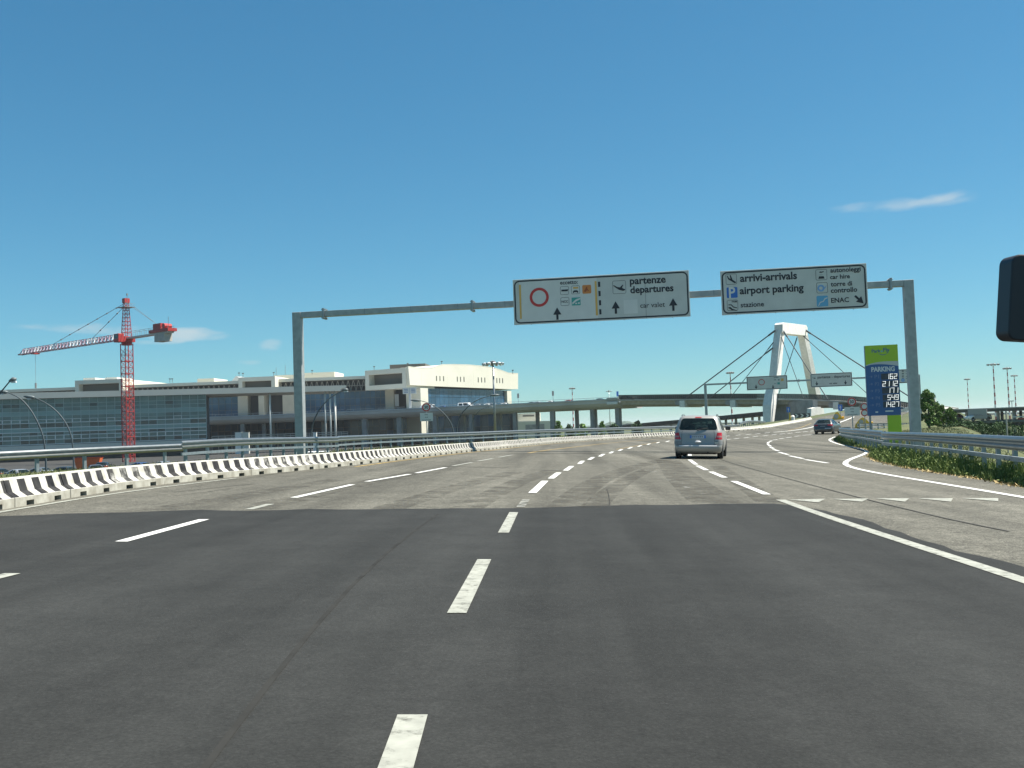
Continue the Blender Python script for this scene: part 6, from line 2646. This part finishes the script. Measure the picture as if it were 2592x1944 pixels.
build('bumper_gap', bd.patch(.5, .515, -2, 10, .004, 1, 12), M_DARK, t)
o = build('number_plate', bd.patch(.755, .87, 2.3, 5.7, .012, 1, 4), M_PLATE, t)
build('plate_band', bd.patch(.757, .868, 2.3, 2.62, .015, 1, 1), M_BLUE, o)
build('plate_band', bd.patch(.757, .868, 5.38, 5.7, .015, 1, 1), M_BLUE, o)
mb = MB()
for k_ in range(6):
    t0 = 2.8 + k_ * .41
    q = bd.patch(.785, .845, t0, t0 + .24, .016, 1, 1)
    mb.add(q.v, q.f)
build('plate_characters', mb, M_CAPS, o)
build('plate_lip', bd.patch(.885, .925, 1.9, 6.1, .03, 2, 8), M_SILVER, t, smooth=True)
build('tailgate_handle', MB().tube([bd.S(.625, 3.4, .01), bd.S(.63, 3.7, .03), bd.S(.63, 4.3, .03), bd.S(.625, 4.6, .01)], [.02, .035, .035, .02], 8), M_CWHITE, t, smooth=True)
build('brake_light', bd.patch(1.505, 1.53, 3.1, 4.9, .012, 1, 4), M_TAIL, t)
build('tailgate_gap', bd.patch(.545, 1.03, .42, .5, .004, 6, 1), M_DARK, t)
build('tailgate_gap', bd.patch(.545, 1.03, 7.5, 7.58, .004, 6, 1), M_DARK, t)
build('wiper', MB().tube([bd.S(1.06, 4.0, .02), bd.S(1.10, 5.2, .02), bd.S(1.12, 6.2, .015)], .012, 5), M_PLAST, t)
build('wiper_arm', MB().tube([bd.S(1.04, 4.0, .005), bd.S(1.07, 4.0, .03)], .03, 6), M_PLAST, t)
headlamps(t, bd, .66, .16)
for s_ in (-1, 1):
    build('mirror', MB().box((s_ * .86, 2.62, 1.03), (s_ * 1.06, 2.75, 1.18)), M_PLAST, t, bevel=.03)
    build('roof_rail', MB().tube([(s_ * .63, .75, 1.575), (s_ * .63, .9, 1.62), (s_ * .63, 1.7, 1.62), (s_ * .63, 1.9, 1.57)], .016, 6), M_PLAST, t)
for x_ in (-.36, .36):
    build('front_seat', MB().box((x_ - .24, 1.95, .35), (x_ + .24, 2.08, 1.06)).box((x_ - .12, 1.96, 1.08), (x_ + .12, 2.06, 1.27)), M_PLAST, t, bevel=.03)
for x_ in (-.45, 0, .45):
    build('rear_seat', MB().box((x_ - .21, .95, .35), (x_ + .21, 1.08, 1.0)).box((x_ - .1, .97, 1.02), (x_ + .1, 1.05, 1.15)), M_PLAST, t, bevel=.03)
build('dashboard', MB().box((-.74, 2.75, .6), (.74, 3.05, 1.0)), M_PLAST, t, bevel=.05)
build('underbody', MB().box((-.62, .35, .17), (.62, 3.9, .235)).tube([(.35, .05, .24), (.35, .6, .24)], .035, 8), M_DARK, t)
# driver
dm = MB()
sk = [((-.36, 2.2, .55), .2), ((-.36, 2.17, .85), .2), ((-.36, 2.16, 1.02), .17), ((-.36, 2.17, 1.09), .07), ((-.36, 2.18, 1.14), .08), ((-.36, 2.18, 1.24), .10), ((-.36, 2.18, 1.31), .085), ((-.36, 2.18, 1.35), .03)]
dm.tube([q[0] for q in sk], [q[1] for q in sk], 12)

# slate hatchback
HB = [(.20, .12, 4.05, .78, .2, .35), (.28, .03, 4.2, .84, .22, .4), (.50, .0, 4.23, .87, .22, .45), (.62, .05, 4.2, .875, .22, .45), (.80, .08, 4.1, .875, .22, .5), (.90, .12, 3.9, .865, .22, .55),
      (.97, .18, 3.05, .84, .22, .45), (1.0, .22, 2.98, .825, .2, .42), (1.14, .42, 2.6, .75, .2, .4), (1.26, .58, 2.3, .69, .2, .38), (1.345, .70, 2.08, .63, .2, .34), (1.385, .86, 1.92, .55, .22, .3), (1.41, 1.1, 1.6, .36, .2, .2)]
cp = G(2088, 1099)
cm = Matrix.Translation((cp.x, cp.y, cp.z)) @ Matrix.Rotation(math.radians(-27), 4, 'Z') @ Matrix.Translation((0, -.8, 0))
t, bd = make_car('car', 'dark slate hatchback farther ahead beside the right guardrail', HB, [7, 8, 9], M_DKBLUE, M_GLASSC, (.8, 3.4), .31, cm)
HATCH = t
for a, b_ in ((-3.4, 1.3), (6.7, 11.4)):
    build('tail_light', bd.patch(.78, .90, a, b_, .008, 3, 8), M_TAIL, t, smooth=True)
build('number_plate', bd.patch(.70, .79, 2.6, 5.4, .012, 1, 4), M_CAPS, t)
build('bumper_reflector', bd.patch(.53, .57, 5.2, 8.6, .012, 1, 4), M_CWHITE, t)
build('spoiler', bd.patch(.93, .96, .5, 7.5, .02, 1, 8), mat('slate_trim', (.2, .23, .25), .3, .4), t)
build('bumper_lip', bd.patch(.22, .34, -1, 9, .008, 2, 10), M_PLAST, t)
headlamps(t, bd, .66, .14)
for s_ in (-1, 1):
    build('mirror', MB().box((s_ * .86, 2.55, .98), (s_ * 1.05, 2.68, 1.12)), M_PLAST, t, bevel=.03)

# white minibus for the terminal forecourt
VN = [(.22, .1, 5.2, .86, .15, .3), (.35, .02, 5.3, .95, .15, .35), (.6, .0, 5.32, .97, .14, .4), (.95, .02, 5.25, .97, .14, .45), (1.1, .03, 4.9, .965, .14, .5), (1.2, .04, 4.7, .95, .14, .45), (1.5, .07, 4.4, .92, .14, .42),
      (1.75, .10, 4.15, .88, .14, .4), (1.9, .14, 3.98, .84, .14, .36), (1.98, .25, 3.8, .74, .16, .3), (2.0, .6, 3.5, .5, .16, .2)]
M_CARW = mat('white_paint', (.78, .78, .76), .35, coat=.5)


def on_via(u, back):
    p, d = path_at_u(u, vi)
    D_ = (p - CAM).dot(FW) + back
    q = P(u, 1000, D_)
    return Vector((q.x, q.y, p.z - 1.04)), math.atan2(d.y, d.x)


q, an = on_via(1098, 5)
t, bd = make_car('van', 'white minibus on the viaduct right of the cream corner pier', VN, [5, 6, 7], M_CARW, M_GLASSD, (.95, 4.2), .34, Matrix.Translation(q) @ Matrix.Rotation(an - math.pi / 2 + math.pi, 4, 'Z'), van=True)
VAN = t
headlamps(t, bd, .75, .2)
for a, b_ in ((-3.2, -.4), (8.4, 11.2)):
    build('tail_light', bd.patch(.8, 1.1, a, b_, .008, 3, 4), M_TAIL, t)
q, an = on_via(1160, 5)
dup(VAN, Matrix.Translation(q) @ Matrix.Rotation(an - math.pi / 2, 4, 'Z'), 'white van on the viaduct in the middle of the glazed side')
COLS = {'white': M_CARW, 'silver': mat('grey_silver_paint', (.45, .46, .47), .35, .5, coat=.5), 'black': mat('black_paint', (.015, .015, .018), .25, coat=.7), 'red': mat('red_paint', (.30, .02, .02), .3, coat=.6),
        'blue': mat('blue_paint', (.03, .07, .20), .3, coat=.6), 'grey': mat('grey_paint', (.14, .15, .16), .3, .3, coat=.6)}
gp = 'cars on the departures viaduct'
for u, back, c_, fl, lab in ((1127, 6, 'blue', 0, 'dark blue car between the two white vans on the viaduct'), (1206, 4, 'silver', 1, 'silver car on the viaduct left of the tall light mast'), (1229, 4, 'white', 1, 'white car on the viaduct just left of the mast pole'),
                             (1254, 4, 'silver', 0, 'shiny silver car on the viaduct behind the mast pole'), (1272, 4, 'white', 1, 'white car on the viaduct below the end of the side glazing'), (1352, 5, 'grey', 0, 'grey car on the open viaduct left of the white one'),
                             (1367, 5, 'silver', 0, 'silver car with bright glint on the open viaduct'), (1388, 4, 'white', 1, 'white car on the open viaduct left of the red one'), (1434, 4, 'red', 1, 'red car on the open viaduct'),
                             (1524, 4, 'black', 0, 'black car on the viaduct near the bridge joint'), (1588, 3, 'black', 0, 'dark car behind the first bridge railing')):
    q, an = on_via(min(u, 1566), back)
    if u > 1566:
        p, d = path_at_u(u, br_)
        qq = P(u, 1000, (p - CAM).dot(FW) + 5)
        q, an = Vector((qq.x, qq.y, p.z - .09)), math.atan2(d.y, d.x)
    dup(HATCH, Matrix.Translation(q) @ Matrix.Rotation(an - math.pi / 2 + (math.pi if fl else 0), 4, 'Z') @ Matrix.Translation((0, -2.1, 0)), lab, gp, {'body': COLS[c_]})
gp = 'cars parked in the lot below the left guardrail'
lot = [(-20, 118, 'black', 78), (38, 112, 'silver', 60), (88, 116, 'grey', 75), (122, 104, 'silver', 20), (150, 116, 'black', 80), (192, 100, 'black', 66), (240, 122, 'grey', 30), (296, 104, 'white', 80), (262, 138, 'black', 15),
       (345, 126, 'blue', 70), (382, 112, 'black', 12), (408, 128, 'silver', 50), (452, 108, 'grey', 65), (520, 126, 'black', 20), (566, 118, 'white', 75), (600, 136, 'grey', 10), (646, 120, 'black', 65), (700, 132, 'silver', 30), (890, 138, 'black', 60), (925, 130, 'grey', 70)]
labs = ['black car cut by the left picture edge below the guardrail', 'silver car parked second from the left edge in the lot', 'dark grey car between two silver cars in the lot', 'silver car seen end-on beside the second lamp in the lot',
        'black car parked in front of the orange skip', 'black car closest to the striped barrier in the lot', 'grey car end-on right of the orange skip', 'white car left of the crane foot in the lot', 'black car end-on behind the white car',
        'dark blue car right of the crane foot', 'black car end-on with glinting roof right of the crane', 'silver car under the end of the first guardrail', 'grey car behind the curled guardrail end', 'black car end-on below the glass building corner',
        'white car under the second guardrail', 'grey car end-on behind the second guardrail', 'black car left of the tall gantry post foot', 'silver car left of the gantry post between rail posts', 'black car behind the long guardrail start', 'grey car left of the speed sign post in the lot']
for (u, D_, c_, an), lab in zip(lot, labs):
    p = P(u, 1180, D_)
    dup(HATCH, Matrix.Translation((p.x, p.y, -2.77)) @ Matrix.Rotation(math.radians(an), 4, 'Z') @ Matrix.Translation((0, -2.1, 0)), lab, gp, {'body': COLS[c_]})
p = P(788, 1130, 128)
dup(VAN, Matrix.Translation((p.x, p.y, -2.77)) @ Matrix.Rotation(math.radians(80), 4, 'Z') @ Matrix.Translation((0, -2.6, 0)), 'white van parked below the road right of the gantry post', 'vans')
gp = 'cars in the right parking deck'
for i, (u, D_, zz, c_, lab) in enumerate(((2420, 172, zd, 'silver', 'silver car on the deck level left of the billboard'), (2440, 174, zd, 'red', 'red car on the deck level behind the billboard'), (2505, 168, zd, 'white', 'white car on the deck level right of the billboard'),
                                          (2436, 122, -2.8, 'white', 'white car on the ground below the deck, left one'), (2470, 122, -2.8, 'silver', 'silver car on the ground below the deck'), (2500, 118, -2.8, 'grey', 'grey car on the ground under the deck by the post'))):
    p = P(u, 1060, D_)
    dup(HATCH, Matrix.Translation((p.x, p.y, zz + .01)) @ Matrix.Rotation(math.radians(20 + 40 * i), 4, 'Z'), lab, gp, {'body': COLS[c_]})
# orange skip in the lot
p = P(224, 1162, 140)
t = thing('skip_container', 'orange skip container in the lot left of the crane', 'skip', (p.x, p.y, -2.77), .2)
mb = MB().add([(-1.3, -.7, .25), (1.3, -.7, .25), (1.3, .7, .25), (-1.3, .7, .25), (-1.7, -.8, 1.9), (1.7, -.8, 1.9), (1.7, .8, 1.9), (-1.7, .8, 1.9)], [(0, 3, 2, 1), (0, 1, 5, 4), (1, 2, 6, 5), (2, 3, 7, 6), (3, 0, 4, 7)])
build('tub', mb, mat('skip_orange', (.70, .13, .03), .6, noise=(2, .15)), t)
build('rim', MB().box((-1.75, -.86, 1.9), (1.75, -.76, 2.02)).box((-1.75, .76, 1.9), (1.75, .86, 2.02)), mat('skip_rim', (.45, .08, .02), .6), t)
build('skid', MB().box((-1.1, -.6, 0), (1.1, -.5, .25)).box((-1.1, .5, 0), (1.1, .6, .25)), M_CAPS, t)

# ------------------------------------------------------------------ air
mb = MB().box((-6500, -6500, -3.9), (6500, 6500, 34))
hz = tag(build('haze', mb, None), 'thin pale summer haze', kind='stuff')
mh = bpy.data.materials.new('haze')
mh.use_nodes = True
hn = mh.node_tree.nodes
hn.clear()
ho = hn.new('ShaderNodeOutputMaterial')
hv = hn.new('ShaderNodeVolumePrincipled')
hv.inputs['Color'].default_value = (.86, .93, .96, 1)
hv.inputs['Density'].default_value = .00011
hv.inputs['Anisotropy'].default_value = .2
mh.node_tree.links.new(hv.outputs[0], ho.inputs['Volume'])
hz.data.materials.append(mh)

# ------------------------------------------------------------------ rear-view mirror of the own car
c = P(2662, 760, .8)
mm = Matrix((RT, FW, UP)).transposed().to_4x4()
mm.translation = c
mm = mm @ Matrix.Rotation(math.radians(3), 4, 'Y')
t = thing('rear_view_mirror', 'black framed rear-view mirror cut off at the right picture edge', 'mirror', mw=mm)
hw_ = (2640 - 2535) / F * .8
hh_ = 106 / F * .8
mb = MB().prism(rrect(-hw_, -hh_, hw_ + .12, hh_ + .002, .007), 0, .022)
build('housing', mb, M_PLAST, t, bevel=.0012)
mb = MB().prism(rrect(-hw_ + .0155, -hh_ + .009, hw_ + .11, hh_ - .006, .004), -.002, -.0002)
build('mirror_glass', mb, mat('mirror_face', (.62, .64, .60), .08, 1.0), t)
build('stalk', MB().tube([(hw_ + .10, .02, hh_ * .6), (hw_ + .10, .05, hh_ + .04), (hw_ + .10, .08, hh_ + .08)], .009, 8), M_PLAST, t)
build('mount', MB().tube([(hw_ + .10, .078, hh_ + .075), (hw_ + .10, .105, hh_ + .10)], .02, 10), M_PLAST, t)
